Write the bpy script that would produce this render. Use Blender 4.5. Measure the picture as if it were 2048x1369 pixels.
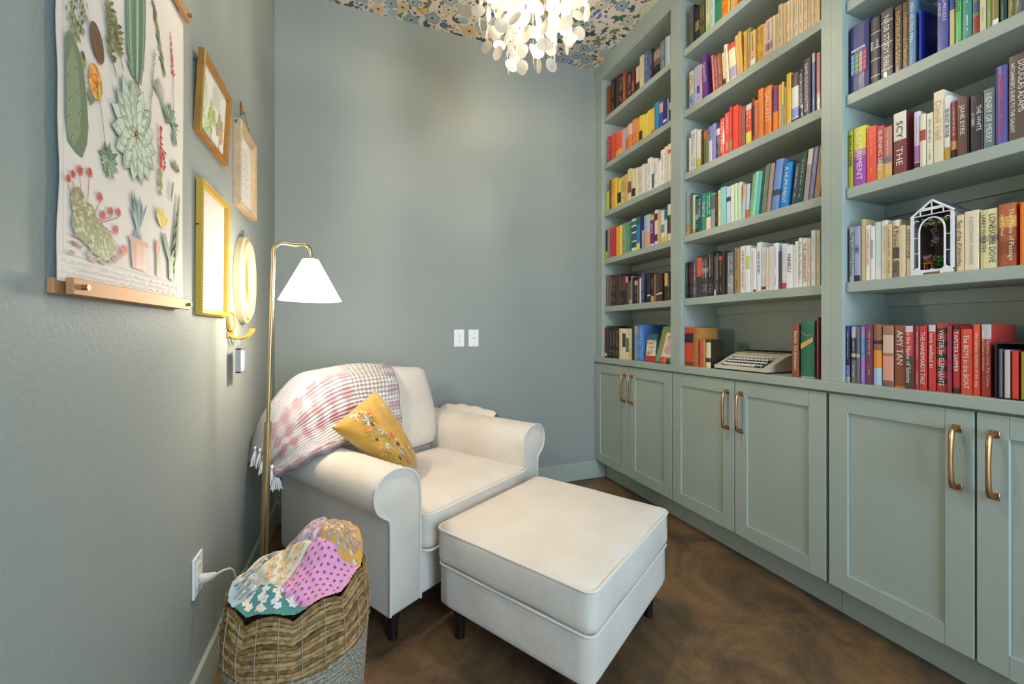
import bpy, bmesh, math, random
from mathutils import Vector, Matrix
from math import sin, cos, pi, radians, sqrt, exp
random.seed(7)
for o in list(bpy.data.objects): bpy.data.objects.remove(o)
SC = bpy.context.scene
COL = SC.collection
# ------------------------------------------------------------------ camera, world, lights, exposure
YAW = math.atan((1024 - 710) / 820.0)
cam = bpy.data.objects.new('camera', bpy.data.cameras.new('camera'))
COL.objects.link(cam)
cam.location = (0.425, -2.651, 1.093)
cam.rotation_euler = (pi / 2, 0, -YAW)
cam.data.sensor_width = 36.0
cam.data.lens = 820.0 / 2048.0 * 36.0
cam.data.shift_y = -20.5 / 2048.0
cam.data.clip_start = 0.02
SC.camera = cam
w = bpy.data.worlds.new('world'); SC.world = w; w.use_nodes = True
w.node_tree.nodes['Background'].inputs[0].default_value = (0.62, 0.78, 1.0, 1)
w.node_tree.nodes['Background'].inputs[1].default_value = 0.5
SC.view_settings.view_transform = 'Standard'
SC.view_settings.look = 'None'
SC.view_settings.gamma = 1.0
SC.view_settings.use_curve_mapping = False
SC.view_settings.exposure = 0.0
def light(name, typ, loc, energy, color, rot=(0, 0, 0), parent=None, **k):
    d = bpy.data.lights.new(name, typ); d.energy = energy; d.color = color
    for a, b in k.items(): setattr(d, a, b)
    o = bpy.data.objects.new(name, d); o.location = loc; o.rotation_euler = rot
    COL.objects.link(o)
    if parent: o.parent = parent
    return o
# added cool fill light behind the camera; the window around it is invented
light('rear_fill_light', 'AREA', (1.4, -4.36, 1.55), 96, (0.58, 0.78, 1.0), (pi / 2, 0, 0), shape='RECTANGLE', size=1.35, size_y=2.3)
LAMP_W, CHAND_W = 9.0, 70.0
WARM = (1.0, 0.88, 0.72)
CX_, CY_, CZ_ = 1.055, -1.225, 3.05            # chandelier hook on the ceiling

# ------------------------------------------------------------------ helpers
def lin(h):
    h = h.lstrip('#')
    r = [int(h[i:i + 2], 16) / 255 for i in (0, 2, 4)]
    return tuple(c / 12.92 if c <= .04045 else ((c + .055) / 1.055) ** 2.4 for c in r) + (1.0,)
MATS = {}
def mat(name, hexc=None, rough=.6, metal=0.0, spec=.5, sheen=0.0, coat=0.0, noise=None, bump=None, emit=None, attr=False, trans=0.0, alpha=None):
    if name in MATS: return MATS[name]
    m = bpy.data.materials.new(name); m.use_nodes = True; MATS[name] = m
    nt = m.node_tree; p = nt.nodes['Principled BSDF']
    if hexc: p.inputs['Base Color'].default_value = lin(hexc)
    p.inputs['Roughness'].default_value = rough; p.inputs['Metallic'].default_value = metal
    p.inputs['Specular IOR Level'].default_value = spec
    p.inputs['Sheen Weight'].default_value = sheen; p.inputs['Coat Weight'].default_value = coat
    p.inputs['Transmission Weight'].default_value = trans
    tc = nt.nodes.new('ShaderNodeTexCoord')
    src = None
    if attr:
        a = nt.nodes.new('ShaderNodeAttribute'); a.attribute_name = 'Col'; src = a.outputs['Color']
        nt.links.new(src, p.inputs['Base Color'])
    if noise:                                   # (scale, second colour, amount)
        n = nt.nodes.new('ShaderNodeTexNoise'); n.inputs['Scale'].default_value = noise[0]; n.inputs['Detail'].default_value = 5
        nt.links.new(tc.outputs['Object'], n.inputs['Vector'])
        r = nt.nodes.new('ShaderNodeMapRange'); r.inputs[1].default_value = .35; r.inputs[2].default_value = .68
        r.inputs[4].default_value = noise[2]
        nt.links.new(n.outputs[0], r.inputs[0])
        mx = nt.nodes.new('ShaderNodeMix'); mx.data_type = 'RGBA'
        nt.links.new(r.outputs[0], mx.inputs['Factor'])
        if src: nt.links.new(src, mx.inputs['A'])
        else: mx.inputs['A'].default_value = lin(hexc)
        mx.inputs['B'].default_value = lin(noise[1])
        nt.links.new(mx.outputs['Result'], p.inputs['Base Color'])
    if bump:                                    # list of (scale, distance)
        prev = None
        for sc_, di in bump:
            n = nt.nodes.new('ShaderNodeTexNoise'); n.inputs['Scale'].default_value = sc_; n.inputs['Detail'].default_value = 3
            nt.links.new(tc.outputs['Object'], n.inputs['Vector'])
            b = nt.nodes.new('ShaderNodeBump'); b.inputs['Distance'].default_value = di; b.inputs['Strength'].default_value = 1.0
            nt.links.new(n.outputs[0], b.inputs['Height'])
            if prev: nt.links.new(prev.outputs[0], b.inputs['Normal'])
            prev = b
        nt.links.new(prev.outputs[0], p.inputs['Normal'])
    if emit:
        p.inputs['Emission Color'].default_value = emit[0] + (1,); p.inputs['Emission Strength'].default_value = emit[1]
    return m

class G:
    """collects vertices, faces and optional face colours, then links them as ONE mesh object"""
    def __init__(s): s.v = []; s.f = []; s.c = []; s.uv = None
    def add(s, vs, fs, col=None):
        b = len(s.v); s.v += [tuple(p) for p in vs]
        for q in fs: s.f.append(tuple(i + b for i in q)); s.c.append(col)
        return s
    def box(s, x0, x1, y0, y1, z0, z1, col=None, bev=0.0):
        if bev:
            c = ((x0 + x1) / 2, (y0 + y1) / 2, (z0 + z1) / 2)
            h = (abs(x1 - x0) / 2, abs(y1 - y0) / 2, abs(z1 - z0) / 2); vs = []
            for i in range(3):
                for a in (-1, 1):
                    for e, g in ((-1, -1), (1, -1), (1, 1), (-1, 1)):
                        p = [0, 0, 0]; p[i] = a * h[i]; p[(i + 1) % 3] = e * (h[(i + 1) % 3] - bev); p[(i + 2) % 3] = g * (h[(i + 2) % 3] - bev)
                        vs.append(Vector((c[0] + p[0], c[1] + p[1], c[2] + p[2])))
            bm = bmesh.new()
            for p in vs: bm.verts.new(p)
            r = bmesh.ops.convex_hull(bm, input=bm.verts)
            bmesh.ops.dissolve_limit(bm, angle_limit=.02, verts=bm.verts, edges=bm.edges)
            bm.verts.index_update()
            s.add([v.co for v in bm.verts], [[v.index for v in f.verts] for f in bm.faces], col); bm.free()
            return s
        vs = [(x, y, z) for z in (z0, z1) for y in (y0, y1) for x in (x0, x1)]
        return s.add(vs, [(0, 2, 3, 1), (4, 5, 7, 6), (0, 1, 5, 4), (2, 6, 7, 3), (0, 4, 6, 2), (1, 3, 7, 5)], col)
    def tube(s, path, r, seg=8, closed=False, col=None, cap=True, flat=1.0):
        P = [Vector(p) for p in path]; n = len(P)
        R = r if isinstance(r, (list, tuple)) else [r] * n
        T = []
        for i in range(n):
            a = P[(i - 1) % n] if (closed or i > 0) else P[i]; b = P[(i + 1) % n] if (closed or i < n - 1) else P[i]
            T.append((b - a).normalized())
        u = T[0].orthogonal().normalized() if abs(T[0].z) > .9 else Vector((0, 0, 1)).cross(T[0]).normalized()
        vs = []
        for i in range(n):
            u = (u - T[i] * u.dot(T[i])).normalized(); v = T[i].cross(u)
            for k in range(seg):
                a = 2 * pi * k / seg; vs.append(P[i] + u * cos(a) * R[i] + v * sin(a) * R[i] * flat)
        fs = []
        for i in range(n if closed else n - 1):
            j = (i + 1) % n
            for k in range(seg):
                l = (k + 1) % seg; fs.append((i * seg + k, i * seg + l, j * seg + l, j * seg + k))
        if cap and not closed: fs += [tuple(range(seg)), tuple(range((n - 1) * seg, n * seg))]
        return s.add(vs, fs, col)
    def lathe(s, prof, seg=24, c=(0, 0, 0), col=None, sx=1.0, sy=1.0):
        vs = []; fs = []; n = len(prof)
        for r, z in prof:
            for k in range(seg):
                a = 2 * pi * k / seg; vs.append((c[0] + r * cos(a) * sx, c[1] + r * sin(a) * sy, c[2] + z))
        for i in range(n - 1):
            for k in range(seg):
                l = (k + 1) % seg; fs.append((i * seg + k, i * seg + l, (i + 1) * seg + l, (i + 1) * seg + k))
        if prof[0][0] > 1e-4: fs.append(tuple(range(seg)))
        if prof[-1][0] > 1e-4: fs.append(tuple(range((n - 1) * seg, n * seg)))
        return s.add(vs, fs, col)
    def prism(s, poly, axis, a0, a1, col=None):
        def P(p, a): return {'x': (a, p[0], p[1]), 'y': (p[0], a, p[1]), 'z': (p[0], p[1], a)}[axis]
        n = len(poly); vs = [P(p, a0) for p in poly] + [P(p, a1) for p in poly]
        fs = [(i, (i + 1) % n, n + (i + 1) % n, n + i) for i in range(n)] + [tuple(range(n)), tuple(range(n, 2 * n))]
        return s.add(vs, fs, col)
    def grid(s, pts, col=None):                 # pts[row][column]
        n, m = len(pts), len(pts[0])
        return s.add([p for r in pts for p in r], [(i * m + j, i * m + j + 1, (i + 1) * m + j + 1, (i + 1) * m + j) for i in range(n - 1) for j in range(m - 1)], col)
    def soft(s, x0, x1, y0, y1, z0, z1, r, n=10, bulge=(0, 0, 0), wob=0.0, col=None):
        """cushion: rounded box whose faces bulge"""
        c = Vector(((x0 + x1) / 2, (y0 + y1) / 2, (z0 + z1) / 2)); h = Vector(((x1 - x0) / 2, (y1 - y0) / 2, (z1 - z0) / 2))
        idx = {}; vs = []; fs = []
        t = [-1 + 2 * i / n for i in range(n + 1)]
        t = [math.copysign(abs(q) ** .75, q) for q in t]
        def V(i, j, k):
            key = (i, j, k)
            if key in idx: return idx[key]
            q = Vector((t[i] * h.x, t[j] * h.y, t[k] * h.z)); inn = Vector([max(-(h[a] - r), min(h[a] - r, q[a])) for a in range(3)])
            d = q - inn
            if d.length > 1e-9: q = inn + d.normalized() * r
            u, v, w_ = t[i], t[j], t[k]
            q.x += bulge[0] * u * (1 - v * v) * (1 - w_ * w_); q.y += bulge[1] * v * (1 - u * u) * (1 - w_ * w_); q.z += bulge[2] * w_ * (1 - u * u) * (1 - v * v)
            if wob: q += Vector((sin(7 * v + 3 * w_), sin(6 * u + 4 * w_ + 1), sin(5 * u + 6 * v + 2))) * wob
            idx[key] = len(vs); vs.append(c + q); return idx[key]
        for a in range(n):
            for b in range(n):
                fs += [(V(a, b, 0), V(a, b + 1, 0), V(a + 1, b + 1, 0), V(a + 1, b, 0)), (V(a, b, n), V(a + 1, b, n), V(a + 1, b + 1, n), V(a, b + 1, n)),
                       (V(a, 0, b), V(a + 1, 0, b), V(a + 1, 0, b + 1), V(a, 0, b + 1)), (V(a, n, b), V(a, n, b + 1), V(a + 1, n, b + 1), V(a + 1, n, b)),
                       (V(0, a, b), V(0, a, b + 1), V(0, a + 1, b + 1), V(0, a + 1, b)), (V(n, a, b), V(n, a + 1, b), V(n, a + 1, b + 1), V(n, a, b + 1))]
        return s.add(vs, fs, col)
    def build(s, name, m, parent=None, smooth=False, loc=None, rot=None, mtx=None, fix=True, sharp=38):
        me = bpy.data.meshes.new(name); me.from_pydata(s.v, [], s.f)
        if fix:
            bm = bmesh.new(); bm.from_mesh(me); bmesh.ops.recalc_face_normals(bm, faces=bm.faces); bm.to_mesh(me); bm.free()
        if any(c is not None for c in s.c):
            a = me.color_attributes.new('Col', 'FLOAT_COLOR', 'CORNER'); buf = []
            cache = {}
            for poly, c in zip(s.f, s.c):
                if c not in cache: cache[c] = lin(c or 'ffffff')
                buf += list(cache[c]) * len(poly)
            a.data.foreach_set('color', buf)
        if s.uv:
            u = me.uv_layers.new(name='UVMap')
            for lp in me.loops: u.data[lp.index].uv = s.uv[lp.vertex_index]
        me.materials.append(m)
        if smooth:
            me.polygons.foreach_set('use_smooth', [True] * len(me.polygons))
            if sharp: me.set_sharp_from_angle(angle=radians(sharp))
        o = bpy.data.objects.new(name, me); COL.objects.link(o)
        if parent: o.parent = parent
        if mtx is not None: o.matrix_local = mtx
        else:
            if loc: o.location = loc
            if rot: o.rotation_euler = rot
        return o
def tag(o, label=None, cat=None, group=None, kind=None):
    if label: o['label'] = label
    if cat: o['category'] = cat
    if group: o['group'] = group
    if kind: o['kind'] = kind
    return o
def thing(name, label, cat, loc=(0, 0, 0), rotz=0.0, group=None, rot=None):
    o = bpy.data.objects.new(name, None); COL.objects.link(o); o.empty_display_size = .05
    o.location = loc; o.rotation_euler = rot if rot else (0, 0, rotz)
    return tag(o, label, cat, group)
def struct(name, g, m, label, **k):
    o = g.build(name, m, **k); return tag(o, label, None, None, 'structure')
def cr(P, n=8, closed=False):                   # Catmull-Rom through points
    P = [Vector(p) for p in P]; N = len(P); out = []
    for i in range(N if closed else N - 1):
        p0 = P[(i - 1) % N] if (closed or i) else P[0]; p1 = P[i]; p2 = P[(i + 1) % N]; p3 = P[(i + 2) % N] if (closed or i + 2 < N) else P[-1]
        for k in range(n):
            t = k / n
            out.append(.5 * ((2 * p1) + (p2 - p0) * t + (2 * p0 - 5 * p1 + 4 * p2 - p3) * t * t + (3 * p1 - p0 - 3 * p2 + p3) * t ** 3))
    if not closed: out.append(P[-1])
    return out

class Paint:
    """flat print: coloured shapes laid over each other on one surface"""
    def __init__(s, step=2.5e-6): s.g = G(); s.n = 0; s.step = step
    def poly(s, pts, col):
        z = s.n * s.step; s.n += 1
        s.g.add([(p[0], p[1], z) for p in pts], [tuple(range(len(pts)))], col)
    def ell(s, x, y, rx, ry, col, rot=0, n=12):
        c, d = cos(rot), sin(rot)
        s.poly([(x + rx * cos(a) * c - ry * sin(a) * d, y + rx * cos(a) * d + ry * sin(a) * c) for a in [2 * pi * k / n for k in range(n)]], col)
    def leaf(s, x, y, ang, L, W, col, vein=None, bend=0.0):
        c, d = cos(ang), sin(ang)
        pr = [(0, 0), (.2, .32), (.45, .5), (.7, .36), (1, 0), (.7, -.36), (.45, -.5), (.2, -.32)]
        f = lambda a, b: (x + a * L * c - (b * W + bend * a * a * L) * d, y + a * L * d + (b * W + bend * a * a * L) * c)
        s.poly([f(a, b) for a, b in pr], col)
        if vein:
            s.poly([f(.02, .03), (f(.9, 0)), f(.02, -.03)], vein)
            for q in (.3, .5, .68):
                for e in (-1, 1): s.poly([f(q - .06, 0), f(q + .1, e * .27), f(q, 0)], vein)
    def line(s, P, w0, col, w1=None):
        w1 = w0 if w1 is None else w1; n = len(P)
        L = []; R = []
        for i in range(n):
            a = Vector(P[max(i - 1, 0)][:2]); b = Vector(P[min(i + 1, n - 1)][:2]); t = (b - a).normalized(); q = Vector((-t.y, t.x)) * (w0 + (w1 - w0) * i / max(1, n - 1)) / 2
            p = Vector(P[i][:2]); L.append(p + q); R.append(p - q)
        z = s.n * s.step; s.n += 1
        vs = [(p.x, p.y, z) for p in L + R]
        s.g.add(vs, [(i, i + 1, n + i + 1, n + i) for i in range(n - 1)], col)
    def rect(s, x0, x1, y0, y1, col): s.poly([(x0, y0), (x1, y0), (x1, y1), (x0, y1)], col)
    def build(s, name, m, parent=None, mtx=None): return s.g.build(name, m, parent, mtx=mtx, fix=False)
def frame_mtx(o, X, Y, Z):
    return Matrix(((X[0], Y[0], Z[0], o[0]), (X[1], Y[1], Z[1], o[1]), (X[2], Y[2], Z[2], o[2]), (0, 0, 0, 1)))
FONTS = {}
def text_mesh(s):
    if s in FONTS: return FONTS[s]
    cu = bpy.data.curves.new('lettering', 'FONT'); cu.body = s; cu.resolution_u = 2; cu.align_x = 'CENTER'; cu.align_y = 'CENTER'
    o = bpy.data.objects.new('lettering', cu); COL.objects.link(o)
    bpy.context.view_layer.update()
    me = bpy.data.meshes.new_from_object(o.evaluated_get(bpy.context.evaluated_depsgraph_get()))
    bpy.data.objects.remove(o); me.materials.clear()
    xs = [v.co.x for v in me.vertices]; ys = [v.co.y for v in me.vertices]
    cx, cy = (min(xs) + max(xs)) / 2, (min(ys) + max(ys)) / 2
    for v in me.vertices: v.co.x -= cx; v.co.y -= cy
    FONTS[s] = (me, max(xs) - min(xs), max(ys) - min(ys)); return FONTS[s]
def text(s, name, m, parent, mtx, length, height):
    me, W, H = text_mesh(s); k = min(length / W, height / H)
    me = me.copy(); me.materials.append(m)
    sx = min(length / W, k * 1.35)
    for v in me.vertices: v.co.x *= sx; v.co.y *= k
    o = bpy.data.objects.new(name, me); COL.objects.link(o); o.parent = parent; o.matrix_local = mtx
    return o
# ------------------------------------------------------------------ shared materials
PAINT = mat('sage_paint', 'a4aea2', .45, spec=.35, bump=[(170, .0006)])
PAINT_W = mat('sage_wall_paint', '949a93', .6, spec=.25, bump=[(95, .0009), (260, .0003)])
PRINT = mat('printed_paper', None, .55, attr=True)
CLOTHPRINT = mat('printed_cotton', None, .9, attr=True, sheen=.2, bump=[(900, .0004)])
COVER = mat('book_cover', None, .42, attr=True, coat=.1)
PAGES = mat('book_pages', 'd9cdb4', .85, noise=(300, 'b9aa8c', .5))
BRASS = mat('satin_bronze', 'b58a60', .33, 1.0)
CHAMP = mat('champagne_brass', 'c4ad80', .3, 1.0)
GOLD = mat('gilt_paint', 'c9a24a', .35, .6)
STEEL = mat('grey_steel', '9a9a98', .35, 1.0)
WHITEP = mat('white_plastic', 'eceae4', .35)
BLACKP = mat('black_plastic', '15151a', .4)
CREAM = mat('cream_velvet', 'd9cfc1', .92, sheen=.25, noise=(7, 'cdbfac', .6), bump=[(22, .0018), (500, .0003)])
CREAM_P = mat('cream_piping', 'dcd2c4', .9, sheen=.2)
DARKWOOD = mat('espresso_wood', '1d1311', .3)
INK = {'w': mat('white_ink', 'ece8e0', .5), 'k': mat('dark_ink', '2f2a28', .5), 'y': mat('gold_ink', 'd2ae60', .4), 'r': mat('red_ink', 'c23a2c', .5), 'p': mat('mauve_ink', 'a08aa8', .5), 'b': mat('blue_ink', '4a6488', .5)}
# ------------------------------------------------------------------ room shell
RW, YB, ZC = 2.41, -4.4, 3.05
fl = bpy.data.materials.new('stained_concrete'); fl.use_nodes = True
nt = fl.node_tree; p = nt.nodes['Principled BSDF']; tc = nt.nodes.new('ShaderNodeTexCoord')
n1 = nt.nodes.new('ShaderNodeTexNoise'); n1.inputs['Scale'].default_value = 3.2; n1.inputs['Detail'].default_value = 9; n1.inputs['Roughness'].default_value = .68; n1.inputs['Distortion'].default_value = .7
n2 = nt.nodes.new('ShaderNodeTexNoise'); n2.inputs['Scale'].default_value = 55; n2.inputs['Detail'].default_value = 6
r1 = nt.nodes.new('ShaderNodeValToRGB')
el = r1.color_ramp.elements; el[0].position, el[0].color = .3, lin('32271b'); el[1].position, el[1].color = .78, lin('94693e')
for q, c in ((.45, '59442f'), (.58, '775938')):
    e = el.new(q); e.color = lin(c)
mx = nt.nodes.new('ShaderNodeMix'); mx.data_type = 'RGBA'; mx.blend_type = 'OVERLAY'; mx.inputs['Factor'].default_value = .45
for n in (n1, n2): nt.links.new(tc.outputs['Object'], n.inputs['Vector'])
nt.links.new(n1.outputs[0], r1.inputs[0]); nt.links.new(r1.outputs[0], mx.inputs['A']); nt.links.new(n2.outputs['Color'], mx.inputs['B']); nt.links.new(mx.outputs['Result'], p.inputs['Base Color'])
p.inputs['Roughness'].default_value = .5; p.inputs['Coat Weight'].default_value = .12; p.inputs['Coat Roughness'].default_value = .3
bu = nt.nodes.new('ShaderNodeBump'); bu.inputs['Distance'].default_value = .0002; nt.links.new(n2.outputs[0], bu.inputs['Height']); nt.links.new(bu.outputs[0], p.inputs['Normal'])
struct('floor', G().box(-.1, RW + .1, YB - .1, .1, -.1, 0), fl, 'dark brown mottled stained concrete floor')
struct('wall_left', G().box(-.1, 0, YB - .1, .1, 0, ZC), PAINT_W, 'sage green textured wall hung with the frames')
struct('wall_back', G().box(0, RW + .1, 0, .1, 0, ZC), PAINT_W, 'sage green wall behind the armchair')
struct('wall_right', G().box(RW + .005, RW + .1, YB - .1, 0, 0, ZC), PAINT_W, 'sage green wall behind the bookcases')
g = G().box(0, .2, YB - .1, YB, 0, ZC).box(2.1, RW, YB - .1, YB, 0, ZC).box(.2, 2.1, YB - .1, YB, 0, .4).box(.2, 2.1, YB - .1, YB, 2.7, ZC)
struct('wall_rear', g, PAINT_W, 'sage green wall with an opening added for the fill light')
g = G()
for a in (.2, 1.13, 2.06): g.box(a, a + .04, YB - .08, YB - .03, .4, 2.7)
for z in (.4, 2.66): g.box(.2, 2.1, YB - .08, YB - .03, z, z + .04)
struct('added_window_1', g, WHITEP, 'added white window frame around the fill light')  # unseen window, added as a setting for the fill light
ceil = struct('ceiling', G().box(0, RW, YB, 0, ZC, ZC + .1), mat('wallpaper_ground', 'e4d5c3', .8), 'ceiling papered with a blue and cream floral wallpaper')
for nm, a in (('baseboard_left', (0, .014, YB, 0, 0, .128)), ('baseboard_back', (.014, 2.19, -.014, 0, 0, .128))):
    struct(nm, G().box(*a, bev=.003), PAINT, 'sage painted baseboard')
# floral wallpaper print
P = Paint(1.6e-6); rnd = random.Random(11)
spots = []
def free(x, y, r, k=.80):
    for a, b, q in spots:
        if (a - x) ** 2 + (b - y) ** 2 < ((q + r) * k) ** 2: return False
    return True
GR = ['4f6553', '5f7262', '7d8560', '3f5450', '8a8f66']; BL = ['51657f', '8698a8', '9fb1bd', '6b7f96', '43566e']
def anemone(x, y, r, c, c2):
    n = rnd.choice((5, 6, 7)); a0 = rnd.random() * 6
    for i in range(n): a = a0 + 2 * pi * i / n; P.ell(x + .5 * r * cos(a), y + .5 * r * sin(a), .52 * r, .42 * r, c, a, 9)
    P.ell(x, y, .5 * r, .48 * r, c2, 0, 9)
    P.ell(x, y, .19 * r, .16 * r, '4a2e24' if rnd.random() < .6 else '2e3440', rnd.random() * 3, 8)
def rose(x, y, r, cs):
    for i, q in enumerate((1, .82, .66, .5, .34, .2)): P.ell(x + (rnd.random() - .5) * .1 * r, y + (rnd.random() - .5) * .1 * r, q * r, q * r * .93, cs[i % 2], rnd.random() * 3, 11)
def leaves(x, y, r, c, v):
    a = rnd.random() * 6.3
    for i in range(rnd.choice((3, 4, 5))): P.leaf(x, y, a + i * rnd.uniform(.75, 1.1), r * rnd.uniform(.9, 1.25), r * .55, c, v)
def sprig(x, y, r, c):
    a = rnd.random() * 6.3; d = Vector((cos(a), sin(a)))
    P.line([(x - d.x * r, y - d.y * r), (x + d.x * r, y + d.y * r)], .002, c)
    for i in range(5):
        q = -1 + i * .45
        for e in (-1, 1): P.leaf(x + d.x * r * q, y + d.y * r * q, a + e * .9, r * .5, r * .22, c)
for rr, nm in ((.050, 60), (.040, 170), (.028, 420), (.018, 900), (.011, 1800)):
    for _ in range(nm * 7):
        x, y = rnd.uniform(.02, 2.12), rnd.uniform(-2.4, -.005)
        if not free(x, y, rr): continue
        spots.append((x, y, rr)); k = rnd.random(); P.n = len(spots) % 37 * 24
        if rr > .038:
            if k < .4: c = rnd.choice((('8fa0aa', '9db0ba'), ('d8bf96', 'd2b486'), ('97a5ac', 'aab6b6'), ('c9bda2', 'd6cbb2'))); anemone(x, y, rr * 1.06, *c)
            elif k < .6: rose(x, y, rr, rnd.choice((('b8ac98', 'c9bfae'), ('cfc9a8', 'dcd6ba'), ('566a86', '6d8098'), ('a9ada0', 'bcbeb0'))))
            elif k < .9: leaves(x, y, rr, rnd.choice(GR + ['4d5f70', '55697a']), rnd.choice(('2f4038', '33485a')))
            else:
                for i in range(9): P.ell(x + rnd.uniform(-1, 1) * rr * .8, y + rnd.uniform(-1, 1) * rr * .6, rr * .3, rr * .2, rnd.choice(('6f70ad', '7f80b8', '5d619c')), rnd.random() * 3, 7)
        elif rr > .02:
            if k < .3: leaves(x, y, rr, rnd.choice(GR), '33453c')
            elif k < .5: anemone(x, y, rr, rnd.choice(('a8c2d0', '8fb0c6')), 'b9d2dc')
            elif k < .65: P.ell(x, y, rr, rr * .8, 'deb568', rnd.random() * 3); P.leaf(x, y, rnd.random() * 6, rr * 1.2, rr * .4, '7d8560')
            elif k < .8: rose(x, y, rr, rnd.choice((('51657f', '6d8098'), ('b8ac98', 'cabfa8'))))
            else: sprig(x, y, rr * 1.1, rnd.choice(('46574e', '8a8f66', '565064')))
        elif rr > .015:
            if k < .5: P.leaf(x - rr * .6, y, rnd.random() * 6, rr * 1.9, rr * .8, rnd.choice(GR), '3a4c40')
            elif k < .75:
                for i in range(5): a = i * 1.257; P.ell(x + rr * .5 * cos(a), y + rr * .5 * sin(a), rr * .42, rr * .34, '9cc0d4', a, 7)
                P.ell(x, y, rr * .22, rr * .22, '2b3448', 0, 6)
            else:
                for i in range(4): a = i * 1.57 + .4; P.ell(x + rr * .5 * cos(a), y + rr * .5 * sin(a), rr * .4, rr * .3, '4b3f3c', a, 7)
        else: P.leaf(x, y, rnd.random() * 6, rr * 2, rr * .8, rnd.choice(GR + BL))
wp = P.build('wallpaper_print', PRINT, ceil, frame_mtx((0, 0, ZC - .0004), (1, 0, 0), (0, 1, 0), (0, 0, -1))); wp['kind'] = 'structure'

# ------------------------------------------------------------------ fitted cabinets and bookcases on the right wall
SH = [2.66, 2.32, 1.972, 1.626, 1.277]          # shelf tops
BAYS = [('left', -.083, -.785), ('middle', -.863, -1.596), ('right', -1.669, -2.375)]
UNIT = [(0, -.801), (-.801, -1.6195), (-1.6195, -2.43)]
XD, XF, XS_, XBK = 2.107, 2.112, 2.132, 2.395
def handle(parent, y, z0, z1, X):
    g = G(); zc = (z0 + z1) / 2; H = (z1 - z0) / 2; path = []
    for i in range(13):
        t = -1 + i / 6; path.append((X - .030 - .006 * (1 - t * t), y, zc + t * (H - .009)))
    path = [(X - .002, y, z0 + .008), (X - .016, y, z0 + .008), (X - .027, y, z0 + .011)] + path[1:-1] + [(X - .027, y, z1 - .011), (X - .016, y, z1 - .008), (X - .002, y, z1 - .008)]
    R = [.0075, .0058, .0058] + [.0056 + .0012 * abs(-1 + i / 5) for i in range(11)] + [.0058, .0058, .0075]
    g.tube(path, R, 10, flat=1.15)
    for z in (z0 + .008, z1 - .008): g.box(X - .003, X, y - .0105, y + .0105, z - .011, z + .011, bev=.001)
    return g.build('handle', BRASS, parent, smooth=True)
def shaker(parent, y0, y1, z0, z1, hy, lab):    # y0 > y1
    b = .064; X0, X1 = XD, XD + .019; g = G()
    g.box(X0, X1, y0 - b, y0, z0, z1, bev=.0015).box(X0, X1, y1, y1 + b, z0, z1, bev=.0015)
    g.box(X0, X1, y1 + b, y0 - b, z0, z0 + b).box(X0, X1, y1 + b, y0 - b, z1 - b, z1)
    d = g.build('door', PAINT, parent); d['label'] = lab
    G().box(X0 + .009, X1 - .002, y1 + b - .002, y0 - b + .002, z0 + b - .002, z1 - b + .002).build('door_panel', PAINT, d)
    handle(d, hy, .622, .812, X0)
Z0, Z1 = .136, .860
DOORS = [((-.004, -.4015), (-.4055, -.799)), ((-.804, -1.209), (-1.213, -1.615)), ((-1.626, -2.018), (-2.023, -2.425))]
for i, (nm, ya, yb) in enumerate(BAYS):
    u0, u1 = UNIT[i]
    where = ('beside the back wall', 'in the middle of the row under the typewriter', 'nearest the camera under the red books')[i]
    c = thing('base_cabinet', f'sage base cabinet with two shaker doors, {where}', 'cabinet', (0, 0, 0), group='base cabinets under the bookcases')
    g = G().box(XD + .0195, XBK, u0 - .018, u0 - .001, .126, .8675).box(XD + .0195, XBK, u1 + .001, u1 + .018, .126, .8675).box(XD + .0195, XBK, u1 + .018, u0 - .018, .126, .144).box(XBK - .01, XBK, u1 + .018, u0 - .018, .144, .8675)
    g.box(XD + .0195, XD + .04, u1 + .018, u0 - .018, .845, .8675)
    g.build('body', PAINT, c)
    G().box(2.197, 2.215, u1 + .001, u0 - .001, 0, .126).build('toe_kick', PAINT, c)
    (a, b), (d, e) = DOORS[i]
    shaker(c, a, b, Z0, Z1, b + .036, 'left shaker door'); shaker(c, d, e, Z0, Z1, d - .036, 'right shaker door')
tag(G().box(2.094, XBK, -2.43, -.001, .8685, .905, bev=.002).build('worktop', PAINT), 'sage painted worktop ledge running along under all three bookcases', 'worktop')
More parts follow.
